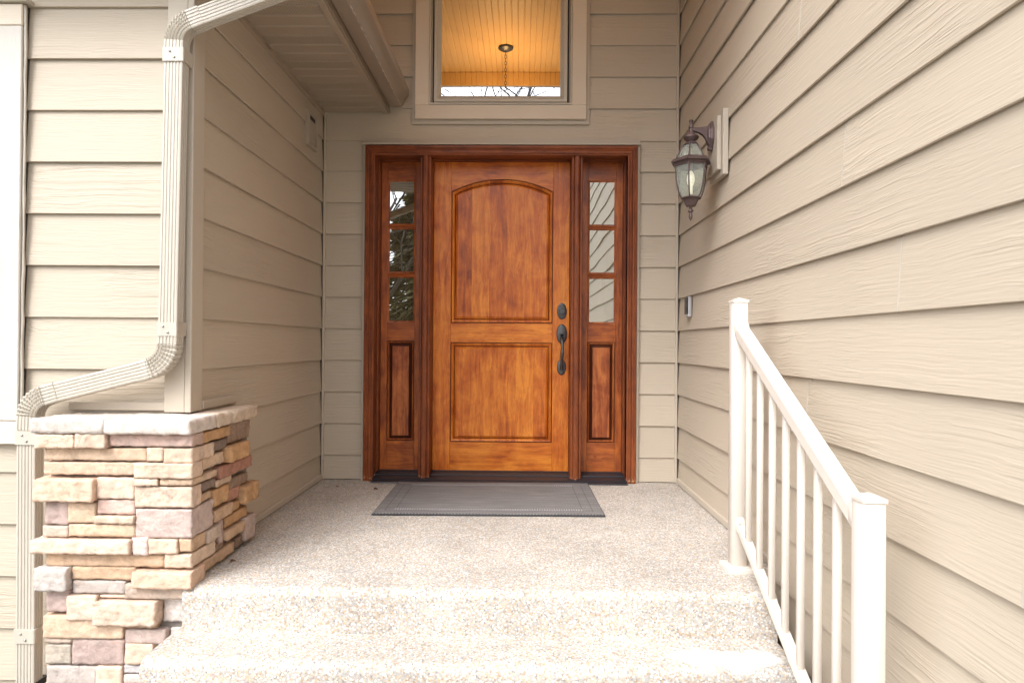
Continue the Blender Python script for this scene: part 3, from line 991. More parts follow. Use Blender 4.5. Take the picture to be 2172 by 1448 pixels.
ring_frame('frame', wn, M['vinyl'], -0.5985, 0.3035, 2.4495, WT - 0.012, 0.007, -0.020, 0.05)
ring_frame('weatherseal', wn, M['dark_gap'], -0.5915, 0.2965, 2.4565, WT - 0.018, 0.009, -0.012, 0.05)
prof = [(0, 0.05), (0, -0.034), (0.003, -0.037), (0.022, -0.037), (0.025, -0.034), (0.034, -0.030), (0.0385, -0.022), (0.046, -0.018), (0.047, 0.0)]
m = MB()
m.rings([arch_shape(-0.5805, 0.2855, 2.4575, WT - 0.02, 0, o, y, 2) for o, y in prof], True, False, False)
m.build('sash', M['vinyl'], wn, angle=25)
# insulating glass, bowed a little
m = MB()
gx0, gx1, gz0, gz1 = -0.536, 0.241, 2.500, WT - 0.06
nx_, nz_ = 14, 16
grid = []
for j in range(nz_ + 1):
    row = []
    for i in range(nx_ + 1):
        u, w_ = i / nx_ * 2 - 1, j / nz_ * 2 - 1
        row.append(m.bm.verts.new((gx0 + (gx1 - gx0) * i / nx_, -0.0105 - 0.00015 * (1 - u * u) * (1 - w_ * w_), gz0 + (gz1 - gz0) * j / nz_)))
    grid.append(row)
for j in range(nz_):
    for i in range(nx_):
        m.bm.faces.new((grid[j][i], grid[j][i + 1], grid[j + 1][i + 1], grid[j + 1][i]))
m.build('pane', M['transom'], wn, smooth=True)
MB().box(gx0, gx1, 0.005, 0.03, gz0, gz1).build('backing_pane', M['dark_gap'], wn)

# ------------------------------------------------------------------ low eave on the left: soffit, fascia, roof
EV = thing('eave', 'low brown slatted soffit and roof edge over the left side wall', 'eave', (-1.1, -0.9, 2.4))
k = 0
y = -0.012
pitch_s = 0.0935
vents = {2, 5, 8, 11, 14, 17}
while y > -1.90:
    y1 = max(y - pitch_s, -1.92)
    pr = [(y, 2.409), (y, 2.3992), (y1 + 0.020, 2.3992), (y1 + 0.0030, 2.4065), (y1, 2.4062), (y1, 2.409)]
    MB().rings([[(-1.309, a, b) for a, b in pr], [(-0.912, a, b) for a, b in pr]]).build('soffit_slat', M['soffit_vent'] if k % 3 == 1 else M['soffit'], EV)
    y = y1
    k += 1
MB().box(-0.9125, -0.879, -1.92, -0.012, 2.388, 2.398, 0.002).build('channel_strip', M['soffit'], EV)
MB().box(-0.8785, -0.868, -1.93, -0.012, 2.392, 2.56, 0.001).build('fascia_board', M['gutter'], EV)
MB().box(-1.3095, -0.879, -1.93, -0.012, 2.412, 2.44).build('soffit_backing', M['dark_gap'], EV)
m = MB()
rp = [(-0.80, 2.565), (-4.7, 4.515), (-4.7, 4.60), (-0.80, 2.645)]
m.rings([[(x, -1.95, z) for x, z in rp], [(x, 0.05, z) for x, z in rp]])
m.build('roof_deck', M['shingle'], EV)
m = MB()
gp_ = [(-1.31, 2.445), (-0.885, 2.445), (-0.885, 2.515), (-4.6, 4.40), (-4.6, 2.445)]
m.rings([[(x, -1.90, z) for x, z in gp_], [(x, -1.62, z) for x, z in gp_]])
m.build('gable_board', M['trim'], EV)

# ------------------------------------------------------------------ gutter along that eave
GT = thing('gutter', 'brown metal roof gutter seen from below beside the upper window', 'gutter', (-0.8, -0.9, 2.45))
gp2 = [(-0.864, 2.545), (-0.864, 2.424), (-0.862, 2.421), (-0.792, 2.421), (-0.786, 2.424), (-0.778, 2.440), (-0.770, 2.462), (-0.756, 2.480), (-0.742, 2.490), (-0.738, 2.500),
       (-0.738, 2.532), (-0.752, 2.536)]
inner = [(-0.752, 2.532), (-0.741, 2.530), (-0.741, 2.501), (-0.745, 2.492), (-0.759, 2.482), (-0.773, 2.463), (-0.781, 2.441), (-0.788, 2.427), (-0.792, 2.424), (-0.860, 2.424), (-0.861, 2.545)]
full = gp2 + inner
MB().rings([[(x, -1.92, z) for x, z in full], [(x, -0.052, z) for x, z in full]]).build('trough', M['gutter'], GT, angle=30)
m = MB(); cap_ = [p for p in gp2]
m.rings([[(x * 1.0, -0.0515, z) for x, z in cap_], [(x, -0.047, z) for x, z in cap_]]).build('end_cap', M['gutter'], GT)
m = MB(); m.rings([[(x, -1.925, z) for x, z in cap_], [(x, -1.9205, z) for x, z in cap_]]).build('end_cap', M['gutter'], GT)
# crust of dried drips along the lower edge
m = MB(); rr_ = random.Random(5)
pts = [(-0.7885 + rr_.uniform(-0.0022, 0.0022), -0.06 - 1.3 * k / 70, 2.4215) for k in range(71)]
m.tube(pts, [max(0.0006, rr_.gauss(0.0016, 0.0012)) for _ in pts], 5)
m.build('dried_drips', plain('chalky drips', (0.50, 0.44, 0.36), 0.9), GT)

# ------------------------------------------------------------------ downspout
DS = thing('downspout', 'beige ribbed metal downspout zigzagging from the eave to the ground', 'downspout', (-1.6, -1.70, -0.45))
DW, DD, DYC = 0.074, 0.050, -1.703
def ds_section(s=1.0, grow=0.0):
    """closed outline (n, y); ribs on the broad faces, two on the narrow ones"""
    w, d = DW / 2 + grow, DD / 2 + grow
    pts = []
    r = 0.006
    def groove(a, b, nrib, fixed, horiz, depth):
        out = []
        L_ = b - a
        for i in range(nrib):
            c = a + L_ * (i + 0.5) / nrib
            g = abs(L_) / nrib * 0.26 * (1 if L_ > 0 else -1)
            for q, dep in ((c - g, 0), (c - g * 0.35, depth), (c + g * 0.35, depth), (c + g, 0)):
                out.append((q, fixed - math.copysign(dep, fixed)) if horiz else (fixed - math.copysign(dep, fixed), q))
        return out
    pts.append((-w + r, -d)); pts += groove(-w + r, w - r, 5, -d, True, 0.0024); pts.append((w - r, -d)); pts.append((w - r * 0.3, -d + r * 0.3)); pts.append((w, -d + r))
    pts += groove(-d + r, d - r, 3, w, False, 0.003); pts.append((w, d - r)); pts.append((w - r, d))
    pts.append((-w + r, d)); pts.append((-w, d - r))
    pts += groove(d - r, -d + r, 3, -w, False, 0.003); pts.append((-w, -d + r)); pts.append((-w + r * 0.3, -d + r * 0.3))
    return pts
def ds_sweep(name, path, scales=None, grow=0.0):
    m_ = MB()
    n = len(path)
    rings = []
    sec = ds_section(1.0, grow)
    for i, (x, z) in enumerate(path):
        a, b = path[max(0, i - 1)], path[min(n - 1, i + 1)]
        t = Vector((b[0] - a[0], 0, b[1] - a[1])).normalized()
        nrm = Vector((t.z, 0, -t.x))            # to the right when going up; flips with the direction
        s = scales[i] if scales else 1.0
        rings.append([(x + nrm.x * q * s * DSGN, DYC + yy * (1 + (s - 1) * 2.6), z + nrm.z * q * s * DSGN) for q, yy in sec])
    m_.rings(rings)
    return m_.build(name, M['alu'], DS, angle=35)
DSGN = -1
def bend(p0, c, p1, rad_, n=18):
    """arc that rounds the corner c; returns points and the two tangent points"""
    c = Vector(c); a = (Vector(p0) - c).normalized(); b = (Vector(p1) - c).normalized()
    ang = a.angle(b)
    tl = rad_ / math.tan(ang / 2)
    A, B = c + a * tl, c + b * tl
    bis = (a + b).normalized()
    ctr = c + bis * (rad_ / math.sin(ang / 2))
    out = []
    va, vb = A - ctr, B - ctr
    tot = va.angle(vb)
    sgn = 1 if va.x * vb.y - va.y * vb.x > 0 else -1
    for k in range(n + 1):
        t = sgn * tot * k / n
        out.append(tuple(ctr + Vector((va.x * math.cos(t) - va.y * math.sin(t), va.x * math.sin(t) + va.y * math.cos(t)))))
    return out
D0, D1, D2, D3, D4 = (-0.800, 2.300), (-1.334, 2.098), (-1.351, 0.805), (-1.890, 0.665), (-1.884, -0.440)
DT = (-0.800, 2.43)
e0 = bend(DT, D0, D1, 0.07, 16)
e1 = bend(D0, D1, D2, 0.085, 20)
e2 = bend(D1, D2, D3, 0.100, 22)
e3 = bend(D2, D3, D4, 0.085, 20)
def pleat(n):
    return [1.0 if k % 2 == 0 else 0.935 for k in range(n)]
def ext(pa, pb, d):
    v = (Vector(pb) - Vector(pa)).normalized()
    return tuple(Vector(pb) + v * d)
for e in (e0, e1, e2, e3):
    a = ext(e[1], e[0], 0.05); b = ext(e[-2], e[-1], 0.05)
    path, sc = [a, e[0]], [1.04, 1.04]
    ne = len(e) - 1
    for q in range(9):
        for fr_, s in ((0.06, 0.975), (0.20, 1.085), (0.92, 1.010)):
            t_ = (q + fr_) / 9 * ne
            i_ = min(int(t_), ne - 1)
            path.append(tuple(Vector(e[i_]).lerp(Vector(e[i_ + 1]), t_ - i_)))
            sc.append(s)
    path += [e[-1], b]; sc += [1.04, 1.04]
    ds_sweep('elbow', path, sc)
ds_sweep('pipe', [ext(e0[-2], e0[-1], 0.02), ext(e1[1], e1[0], 0.02)])
ds_sweep('pipe', [ext(e1[-2], e1[-1], 0.02), ext(e2[1], e2[0], 0.02)])
ds_sweep('pipe', [ext(e2[-2], e2[-1], 0.02), ext(e3[1], e3[0], 0.02)])
ds_sweep('pipe', [ext(e3[-2], e3[-1], 0.02), D4])
def strap(x, z, h=0.052):
    w, d = DW / 2 + 0.0045, DD / 2 + 0.0045
    m_ = MB()
    pts = [(-w, d + 0.01), (-w, -d + 0.003), (-w + 0.003, -d), (w - 0.003, -d), (w, -d + 0.003), (w, d + 0.01)]
    m_.rings([[(x + a, DYC + b, z - h / 2) for a, b in pts], [(x + a, DYC + b, z + h / 2) for a, b in pts]])
    s_ = m_.build('strap', M['alu'], DS, angle=30)
    for dx, dz in ((-0.012, 0.011), (0.006, -0.012)):
        MB().lathe([(0.0045, 0.0), (0.0045, -0.002), (0.003, -0.004), (0.0, -0.0045)], (x + dx, DYC - d - 0.0002, z + dz), 8, 0, 'y').build('screw', M['screw'], s_, smooth=True)
strap(-1.3355, 1.985)
strap(-1.3505, 0.938)
strap(-1.8885, 0.520)
strap(-1.8850, -0.235)
m = MB()
m.box(-1.930, -1.838, -1.745, -1.655, -0.62, -0.415, 0.006)
m.build('drain_adapter', M['black'], DS)

# ------------------------------------------------------------------ stone pillar
PL = thing('stone_pillar', 'stacked ledge stone pillar with pale capstones at the left of the steps', 'pillar', (-1.5, -1.55, -0.5))
TB = (1.22, 1.14, 1.12)
TINT = dict(cream=(0.54, 0.43, 0.325), cream2=(0.56, 0.445, 0.345), pink=(0.48, 0.36, 0.305), tan=(0.49, 0.375, 0.265), tan2=(0.45, 0.325, 0.215),
            peach=(0.55, 0.41, 0.30), mauve=(0.38, 0.30, 0.265), mauve2=(0.41, 0.34, 0.295), tangrey=(0.43, 0.36, 0.29), pinkgrey=(0.47, 0.385, 0.34),
            pinkw=(0.52, 0.435, 0.39), greyw=(0.48, 0.45, 0.41), grey=(0.41, 0.375, 0.335), white=(0.56, 0.52, 0.475), greygreen=(0.36, 0.33, 0.27),
            greyb=(0.44, 0.435, 0.425), orange=(0.42, 0.265, 0.135), brown=(0.225, 0.165, 0.12), dark=(0.19, 0.15, 0.125), red=(0.35, 0.19, 0.135))
def stone(name, x0, x1, y0, y1, z0, z1, tint, seed, rough=0.004, cell=0.008, r=0.0012, parent=PL):
    """hewn block: lattice box, rounded arrises, chipped faces"""
    d = (x1 - x0, y1 - y0, z1 - z0)
    n = [max(2, min(38, int(round(v / cell)))) for v in d]
    ctr = Vector(((x0 + x1) / 2, (y0 + y1) / 2, (z0 + z1) / 2))
    half = Vector((d[0] / 2, d[1] / 2, d[2] / 2))
    rr = min(r, min(half) * 0.6)
    bm = bmesh.new()
    cache = {}
    sv = Vector((seed * 3.17, seed * 1.31, seed * 2.23))
    def vert(i, j, k_):
        key = (i, j, k_)
        if key in cache:
            return cache[key]
        p = Vector(((i / n[0] * 2 - 1) * half.x, (j / n[1] * 2 - 1) * half.y, (k_ / n[2] * 2 - 1) * half.z))
        q = Vector([max(-half[a] + rr, min(half[a] - rr, p[a])) for a in range(3)])
        dv = p - q
        nr = dv.normalized() if dv.length > 1e-9 else Vector((0, 0, 0))
        p2 = q + nr * rr if dv.length > 1e-9 else p
        w = ctr + p2
        a1 = noise.noise(w * 16 + sv)
        a2 = noise.noise(w * 45 + sv)
        a3 = noise.noise(w * 95 + sv)
        disp = 0.85 * rough * (0.40 * a1 + 0.60 * a2 + 0.70 * a3)
        flat = 0.45 if abs(nr.z) > 0.8 else 1.0
        w = w + nr * disp * flat + Vector((a2, a3, a1 * 0.5)) * rough * 0.18
        cache[key] = bm.verts.new(w)
        return cache[key]
    def face(ids):
        vs = [vert(*i) for i in ids]
        try:
            bm.faces.new(vs)
        except ValueError:
            pass
    for a in range(n[0]):
        for b in range(n[1]):
            for k_ in (0, n[2]):
                face([(a, b, k_), (a + 1, b, k_), (a + 1, b + 1, k_), (a, b + 1, k_)])
    for a in range(n[0]):
        for c in range(n[2]):
            for j in (0, n[1]):
                face([(a, j, c), (a + 1, j, c), (a + 1, j, c + 1), (a, j, c + 1)])
    for b in range(n[1]):
        for c in range(n[2]):
            for i in (0, n[0]):
                face([(i, b, c), (i, b + 1, c), (i, b + 1, c + 1), (i, b, c + 1)])
    mb = MB(); mb.bm.free(); mb.bm = bm
    v = random.Random(seed).uniform(0.93, 1.07)
    return mb.build(name, M['stone'], parent, smooth=True, color=tuple(min(0.8, c * v * TB[i]) for i, c in enumerate(tint)))
FRONT = [
(-1.769,-1.625,0.499,0.551,3,'cream',0.000),
(-1.621,-1.510,0.500,0.554,3,'cream2',0.000),
(-1.507,-1.213,0.506,0.551,1,'pink',-1.740),
(-1.752,-1.370,0.452,0.498,0,'tan',0.000),
(-1.369,-1.309,0.452,0.503,1,'cream',0.000),
(-1.307,-1.208,0.447,0.501,1,'cream',-1.655),
(-1.753,-1.415,0.399,0.446,0,'peach',0.000),
(-1.412,-1.222,0.391,0.447,2,'cream',-1.750),
(-1.775,-1.554,0.305,0.387,3,'peach',0.000),
(-1.554,-1.414,0.313,0.391,1,'cream2',0.000),
(-1.413,-1.322,0.363,0.389,2,'cream',0.000),
(-1.320,-1.223,0.364,0.389,1,'tan',-1.628),
(-1.412,-1.223,0.284,0.359,1,'cream2',-1.750),
(-1.554,-1.413,0.256,0.310,0,'pink',0.000),
(-1.746,-1.659,0.215,0.302,0,'mauve',0.000),
(-1.659,-1.557,0.224,0.299,1,'tan',0.000),
(-1.559,-1.410,0.223,0.252,2,'cream',0.000),
(-1.751,-1.656,0.172,0.212,1,'tangrey',0.000),
(-1.654,-1.409,0.175,0.220,1,'tan',0.000),
(-1.408,-1.219,0.173,0.278,1,'pinkgrey',-1.655),
(-1.781,-1.418,0.116,0.167,3,'cream2',0.000),
(-1.414,-1.357,0.111,0.176,2,'pinkw',0.000),
(-1.354,-1.248,0.115,0.170,2,'cream',0.000),
(-1.246,-1.192,0.122,0.170,1,'tan2',-1.714),
(-1.742,-1.303,0.064,0.110,0,'tan2',0.000),
(-1.299,-1.202,0.063,0.114,1,'cream',-1.637),
(-1.767,-1.648,-0.021,0.063,3,'greyw',0.000),
(-1.645,-1.410,0.016,0.063,0,'tan2',0.000),
(-1.407,-1.204,-0.007,0.054,3,'peach',-1.740),
(-1.641,-1.445,-0.035,0.012,0,'grey',0.000),
(-1.444,-1.235,-0.051,0.004,1,'tangrey',-1.775),
(-1.738,-1.654,-0.105,-0.022,0,'mauve',0.000),
(-1.655,-1.545,-0.130,-0.039,2,'cream2',0.000),
(-1.539,-1.443,-0.050,-0.040,0,'cream',0.000),
(-1.551,-1.322,-0.143,-0.056,3,'cream2',0.000),
(-1.317,-1.223,-0.143,-0.054,-1,'white',0.000),
(-1.747,-1.450,-0.199,-0.116,1,'tan',0.000),
(-1.446,-1.329,-0.160,-0.139,0,'tan2',0.000),
(-1.446,-1.296,-0.217,-0.165,0,'mauve2',0.000),
(-1.745,-1.644,-0.220,-0.202,0,'tangrey',0.000),
(-1.742,-1.646,-0.295,-0.224,0,'greygreen',0.000),
(-1.642,-1.449,-0.295,-0.203,0,'mauve',0.000),
(-1.442,-1.338,-0.291,-0.215,1,'cream',0.000),
(-1.735,-1.551,-0.368,-0.302,0,'grey',0.000),
(-1.550,-1.452,-0.367,-0.299,1,'cream',0.000),
(-1.449,-1.254,-0.325,-0.295,0,'greyb',0.000),
(-1.448,-1.254,-0.363,-0.330,0,'pinkw',0.000),
(-1.290,-1.223,-0.212,-0.167,-1,'white',0.000),
(-1.335,-1.240,-0.289,-0.219,-1,'greyb',0.000),
]
SIDE = [
(-1.743,-1.517,0.507,0.547,1,'orange'),
(-1.529,-1.327,0.471,0.553,0,'brown'),
(-1.657,-1.535,0.460,0.498,0,'dark'),
(-1.555,-1.375,0.398,0.464,3,'orange'),
(-1.378,-1.324,0.392,0.459,0,'mauve'),
(-1.751,-1.559,0.404,0.449,0,'tan'),
(-1.605,-1.306,0.340,0.391,1,'red'),
(-1.746,-1.637,0.323,0.357,0,'dark'),
(-1.632,-1.501,0.316,0.341,1,'tan'),
(-1.516,-1.341,0.277,0.321,0,'brown'),
(-1.743,-1.661,0.285,0.313,0,'tan2'),
(-1.654,-1.526,0.242,0.309,1,'orange'),
(-1.521,-1.418,0.230,0.278,0,'red'),
(-1.414,-1.277,0.194,0.270,3,'orange'),
(-1.641,-1.486,0.178,0.226,1,'tan2'),
(-1.481,-1.418,0.182,0.215,0,'orange'),
(-1.543,-1.341,0.130,0.172,0,'orange'),
(-1.708,-1.605,0.118,0.167,2,'tangrey'),
(-1.599,-1.563,0.080,0.175,0,'mauve'),
(-1.556,-1.389,0.080,0.119,2,'tan2'),
(-1.382,-1.281,0.025,0.126,2,'mauve2'),
(-1.452,-1.382,0.018,0.057,0,'brown'),
(-1.726,-1.471,0.014,0.056,1,'tan2'),
(-1.624,-1.559,0.059,0.091,0,'brown'),
]
PROUD = {-1: -0.022, 0: 0.0, 1: 0.006, 2: 0.014, 3: 0.026}
MB().box(-1.752, -1.232, -1.778, -1.29, -0.6, 0.555).build('mortar_core', M['mortar'], PL)
sd = 1
for x0, x1, z0, z1, p, c, yb in FRONT:
    sd += 1
    g_ = 0.0007
    yf = -1.812 - PROUD[p]
    if yb:
        stone('stone', x0 + g_, -1.203 + PROUD[p] * 0.5, yf, yb, z0 + g_, z1 - g_, TINT[c], sd, 0.0060)
    else:
        stone('stone', x0 + g_, x1 - g_, yf, -1.765, z0 + g_, z1 - g_, TINT[c], sd, 0.0052 if p < 2 else 0.0068)
for y0, y1, z0, z1, p, c in SIDE:
    sd += 1
    g_ = 0.0007
    stone('stone', -1.245, -1.206 + PROUD[p], y0 + g_, y1 - g_, z0 + g_, z1 - g_, TINT[c], sd, 0.0056)
# courses below the bottom of the picture
rz = random.Random(11)
zt = -0.370
while zt > -0.58:
    h = rz.uniform(0.05, 0.085)
    x = -1.752
    while x < -1.26:
        w_ = rz.uniform(0.08, 0.22)
        sd += 1
        stone('stone', x + 0.001, min(x + w_, -1.215) - 0.001, -1.812 - rz.choice((0, 0.007, 0.02)), -1.765, zt - h + 0.0015, zt - 0.0015, TINT[rz.choice(list(TINT))], sd, 0.0036)
        x += w_
    zt -= h
# left end of the pillar, beside the downspout
zt = 0.55
while zt > -0.5:
    h = rz.uniform(0.06, 0.11)
    sd += 1
    stone('stone', -1.772, -1.750, -1.763, -1.62, zt - h + 0.002, zt - 0.002, TINT[rz.choice(('tan', 'mauve', 'cream', 'tangrey'))], sd, 0.003)
    zt -= h
# capstones
CAP = (0.50, 0.46, 0.41)
stone('capstone', -1.785, -1.513, -1.842, -1.642, 0.553, 0.607, CAP, 301, 0.0085, 0.012, 0.006)
stone('capstone', -1.511, -1.196, -1.846, -1.642, 0.553, 0.608, CAP, 302, 0.0085, 0.012, 0.006)
stone('capstone', -1.305, -1.194, -1.640, -1.512, 0.553, 0.608, (0.54, 0.46, 0.36), 303, 0.0080, 0.012, 0.006)
stone('capstone', -1.305, -1.192, -1.510, -1.266, 0.553, 0.607, (0.50, 0.42, 0.32), 304, 0.0080, 0.012, 0.006)

# ------------------------------------------------------------------ wall lantern
LN = thing('wall_lantern', 'bronze hexagonal glass lantern on a bracket on the right wall', 'lantern', (0.99, -0.885, 1.9))
AX, AY = 0.858, -0.885
LM = M['lantern']
HR = rad(8)
blk = MB().box(0.987, 1.014, -0.992, -0.778, 1.736, 2.062, 0.003).build('mounting_block', M['block'], LN)
MB().box(0.966, 0.9866, -0.968, -0.802, 1.765, 2.036, 0.003).build('raised_panel', M['block'], blk)
m = MB()
ov = [(0.036, 0.066)]
rings = []
for s, dx in ((1.0, 0.0), (1.0, -0.010), (0.90, -0.016), (0.78, -0.018), (0.70, -0.026), (0.30, -0.028)):
    ring = []
    for q in range(8):
        a = rad(22.5) + 2 * math.pi * q / 8
        ring.append((0.966 + dx, -0.885 + 0.040 * s * math.cos(a), 1.962 + 0.072 * s * math.sin(a)))
    rings.append(ring)
m.rings(rings)
m.build('backplate', LM, LN)
m = MB()
m.rings([[(0.962, -0.885 + a, z) for a, z in ((-0.014, 1.900), (0.014, 1.900), (0.012, 1.884), (-0.012, 1.884))],
         [(0.944, -0.885 + a, z) for a, z in ((-0.013, 1.903), (0.013, 1.903), (0.010, 1.888), (-0.010, 1.888))]])
m.build('backplate_tab', LM, LN)
arm = [(0.862, 1.999), (0.90, 2.000), (0.925, 2.003), (0.948, 2.007), (0.948, 1.918), (0.942, 1.912), (0.936, 1.930), (0.930, 1.948), (0.918, 1.963), (0.90, 1.975), (0.882, 1.981), (0.862, 1.983)]
m = MB()
m.rings([[(x, -0.885 - 0.010, z) for x, z in arm], [(x, -0.885 + 0.010, z) for x, z in arm]])
bmesh.ops.bevel(m.bm, geom=list(m.bm.edges), offset=0.0022, segments=1, affect='EDGES')
m.build('arm', LM, LN)
ZB = 2.040
def zz(y):
    return ZB - (y - 200) * 0.000441
fin = [(0.0, zz(198)), (0.009, zz(202)), (0.0115, zz(214)), (0.0085, zz(226)), (0.0075, zz(252)), (0.0105, zz(262)), (0.0135, zz(282)), (0.0125, zz(292)), (0.0095, zz(302)), (0.012, zz(335)), (0.016, zz(352))]
MB().lathe(fin, (AX, AY, 0), 14).build('finial', LM, LN, angle=40)
capp = [(0.016, zz(350)), (0.021, zz(360)), (0.022, zz(368)), (0.036, zz(388)), (0.0385, zz(400)), (0.0385, zz(408)), (0.035, zz(416)), (0.031, zz(430)), (0.022, zz(446)), (0.020, zz(456)), (0.028, zz(462)), (0.033, zz(474)), (0.036, zz(488))]
MB().lathe(capp, (AX, AY, 0), 18).build('cap', LM, LN, angle=40)
MB().lathe([(0.037, zz(484)), (0.038, zz(492)), (0.030, zz(494))], (AX, AY, 0), 6, HR).build('collar', LM, LN)
upper = [(0.036, zz(490)), (0.046, zz(520)), (0.057, zz(560)), (0.067, zz(605)), (0.0765, zz(655))]
lower = [(0.0850, zz(738)), (0.0820, zz(770)), (0.0800, zz(820)), (0.0780, zz(880)), (0.0735, zz(950)), (0.0660, zz(1020)), (0.0580, zz(1070)), (0.0500, zz(1100))]
brim = [(0.076, zz(645)), (0.083, zz(650)), (0.098, zz(672)), (0.1060, zz(692)), (0.1060, zz(702)), (0.098, zz(706)), (0.090, zz(708)), (0.087, zz(742)), (0.080, zz(742)), (0.076, zz(700)), (0.070, zz(648))]
def hexrings(prof):
    rr = [[(AX + r * math.cos(HR + k_ * math.pi / 3), AY + r * math.sin(HR + k_ * math.pi / 3), h) for k_ in range(6)] for r, h in prof]
    return rr
m = MB(); m.rings(hexrings(brim + [brim[0]]), True, False, False); m.build('brim', LM, LN)
def hp(r, k_, h, s=1.0):
    a = HR + k_ * math.pi / 3
    return Vector((AX + r * s * math.cos(a), AY + r * s * math.sin(a), h))
for prof_ in (upper, lower):
    for k_ in range(6):
        m = MB()
        pa = [hp(r - 0.003, k_, h) for r, h in prof_]
        pb = [hp(r - 0.003, k_ + 1, h) for r, h in prof_]
        va = [m.bm.verts.new(p) for p in pa]; vb = [m.bm.verts.new(p) for p in pb]
        for i in range(len(va) - 1):
            m.bm.faces.new((va[i], vb[i], vb[i + 1], va[i + 1]))
        m.build('glass_pane', M['seeded'], LN, smooth=True)
        m = MB(); m.tube([hp(r, k_, h) for r, h in prof_], 0.0038, 5); m.build('rib', LM, LN, smooth=True)
cup = [(0.046, zz(1094)), (0.053, zz(1098)), (0.055, zz(1108)), (0.050, zz(1116)), (0.041, zz(1122)), (0.036, zz(1150)), (0.030, zz(1182)), (0.024, zz(1200)), (0.0, zz(1201))]
MB().lathe(cup, (AX, AY, 0), 6, HR).build('cup', LM, LN)
drop = [(0.011, zz(1196)), (0.008, zz(1212)), (0.008, zz(1236)), (0.0145, zz(1250)), (0.0150, zz(1258)), (0.009, zz(1268)), (0.0070, zz(1280)), (0.0098, zz(1305)), (0.0085, zz(1335)), (0.0035, zz(1358)), (0.0, zz(1366))]
MB().lathe(drop, (AX, AY, 0), 12).build('drop_finial', LM, LN, angle=40)
MB().lathe([(0.0, 1.660), (0.010, 1.662), (0.010, 1.700), (0.0165, 1.715), (0.0205, 1.735), (0.0175, 1.757), (0.008, 1.776), (0.0, 1.783)], (AX, AY, 0), 12).build('bulb', M['bulb'], LN, smooth=True)

# ------------------------------------------------------------------ doorbell
DB = thing('doorbell', 'slim black and silver video doorbell on the siding right of the door', 'doorbell', (1.0, -0.30, 1.06))
MB().box(0.994, 1.014, -0.338, -0.252, 1.062, 1.182, 0.003, 2).build('housing', M['silver'], DB)
MB().box(0.9915, 0.9938, -0.335, -0.255, 1.078, 1.179, 0.0008).build('face', M['black'], DB)
MB().lathe([(0.0085, 0.0), (0.0085, -0.0025), (0.004, -0.004), (0.0, -0.004)], (0.9913, -0.297, 1.155), 16, 0, 'x').build('lens', M['bronze'], DB, smooth=True)
MB().lathe([(0.0135, 0.0), (0.0135, -0.002), (0.0105, -0.002), (0.010, -0.0008), (0.0, -0.0008)], (0.9913, -0.297, 1.110), 20, 0, 'x').build('button', M['bronze'], DB, smooth=True)

# ------------------------------------------------------------------ cover box on the left side wall
VB = thing('cover_box', 'small beige framed cover plate high on the shaded left wall', 'cover box', (-1.29, -0.26, 2.08))
def yz_frame(name, parent, mat, y0, y1, z0, z1, w, x0, x1):
    m_ = MB()
    pr = [(0, x0), (0, x1 - 0.002), (0.002, x1), (w - 0.002, x1), (w, x1 - 0.002), (w, x0)]
    rr = []
    for o, x in pr:
        rr.append([(x, y0 + o, z0 + o), (x, y1 - o, z0 + o), (x, y1 - o, z1 - o), (x, y0 + o, z1 - o)])
    m_.rings(rr, True, False, False)
    return m_.build(name, mat, parent)
yz_frame('frame', VB, M['block'], -0.345, -0.178, 2.085, 2.300, 0.020, -1.312, -1.286)
MB().box(-1.310, -1.298, -0.323, -0.200, 2.107, 2.278).build('backing', M['dark_gap'], VB)
MB().box(-1.2975, -1.292, -0.317, -0.206, 2.113, 2.250, 0.002).build('cover', M['block'], VB)

# ------------------------------------------------------------------ doormat
DM = thing('doormat', 'grey woven rectangular doormat on the pebbled porch floor', 'doormat', (-0.17, -0.475, 0.0))
DM.rotation_euler = (0, 0, rad(0.9))
def mat_part(name, mat, x0, x1, y0, y1, z0, z1, bev):
    o = MB().box(x0, x1, y0, y1, z0, z1, bev).build(name, mat)
    o.parent = DM
    return o
mat_part('rubber_backing', M['rubber'], -0.606, 0.606, -0.374, 0.374, 0.0006, 0.0085, 0.002)
mat_part('woven_top', M['mat'], -0.601, 0.601, -0.367, 0.369, 0.0087, 0.0125, 0.0015)
gm = MB()
for o in (0.052, 0.105):
    x, y_ = 0.601 - o, 0.366 - o
    for a in ((-x, x, -y_ - 0.002, -y_ + 0.002), (-x, x, y_ - 0.002, y_ + 0.002), (-x - 0.002, -x + 0.002, -y_ + 0.0021, y_ - 0.0021), (x - 0.002, x + 0.002, -y_ + 0.0021, y_ - 0.0021)):
        gm.box(a[0], a[1], a[2], a[3], 0.0120, 0.0128)
o = gm.build('border_seam', M['seam']); o.parent = DM
gm = MB()
for yy in (-0.292, -0.272, 0.285, 0.305):
    x = -0.50
    while x < 0.50:
        gm.box(x, x + 0.006, yy - 0.0035, yy + 0.0035, 0.0121, 0.0136, 0.0006)
        x += 0.0130
o = gm.build('border_stitch', M['stitch']); o.parent = DM; o['kind'] = 'stuff'

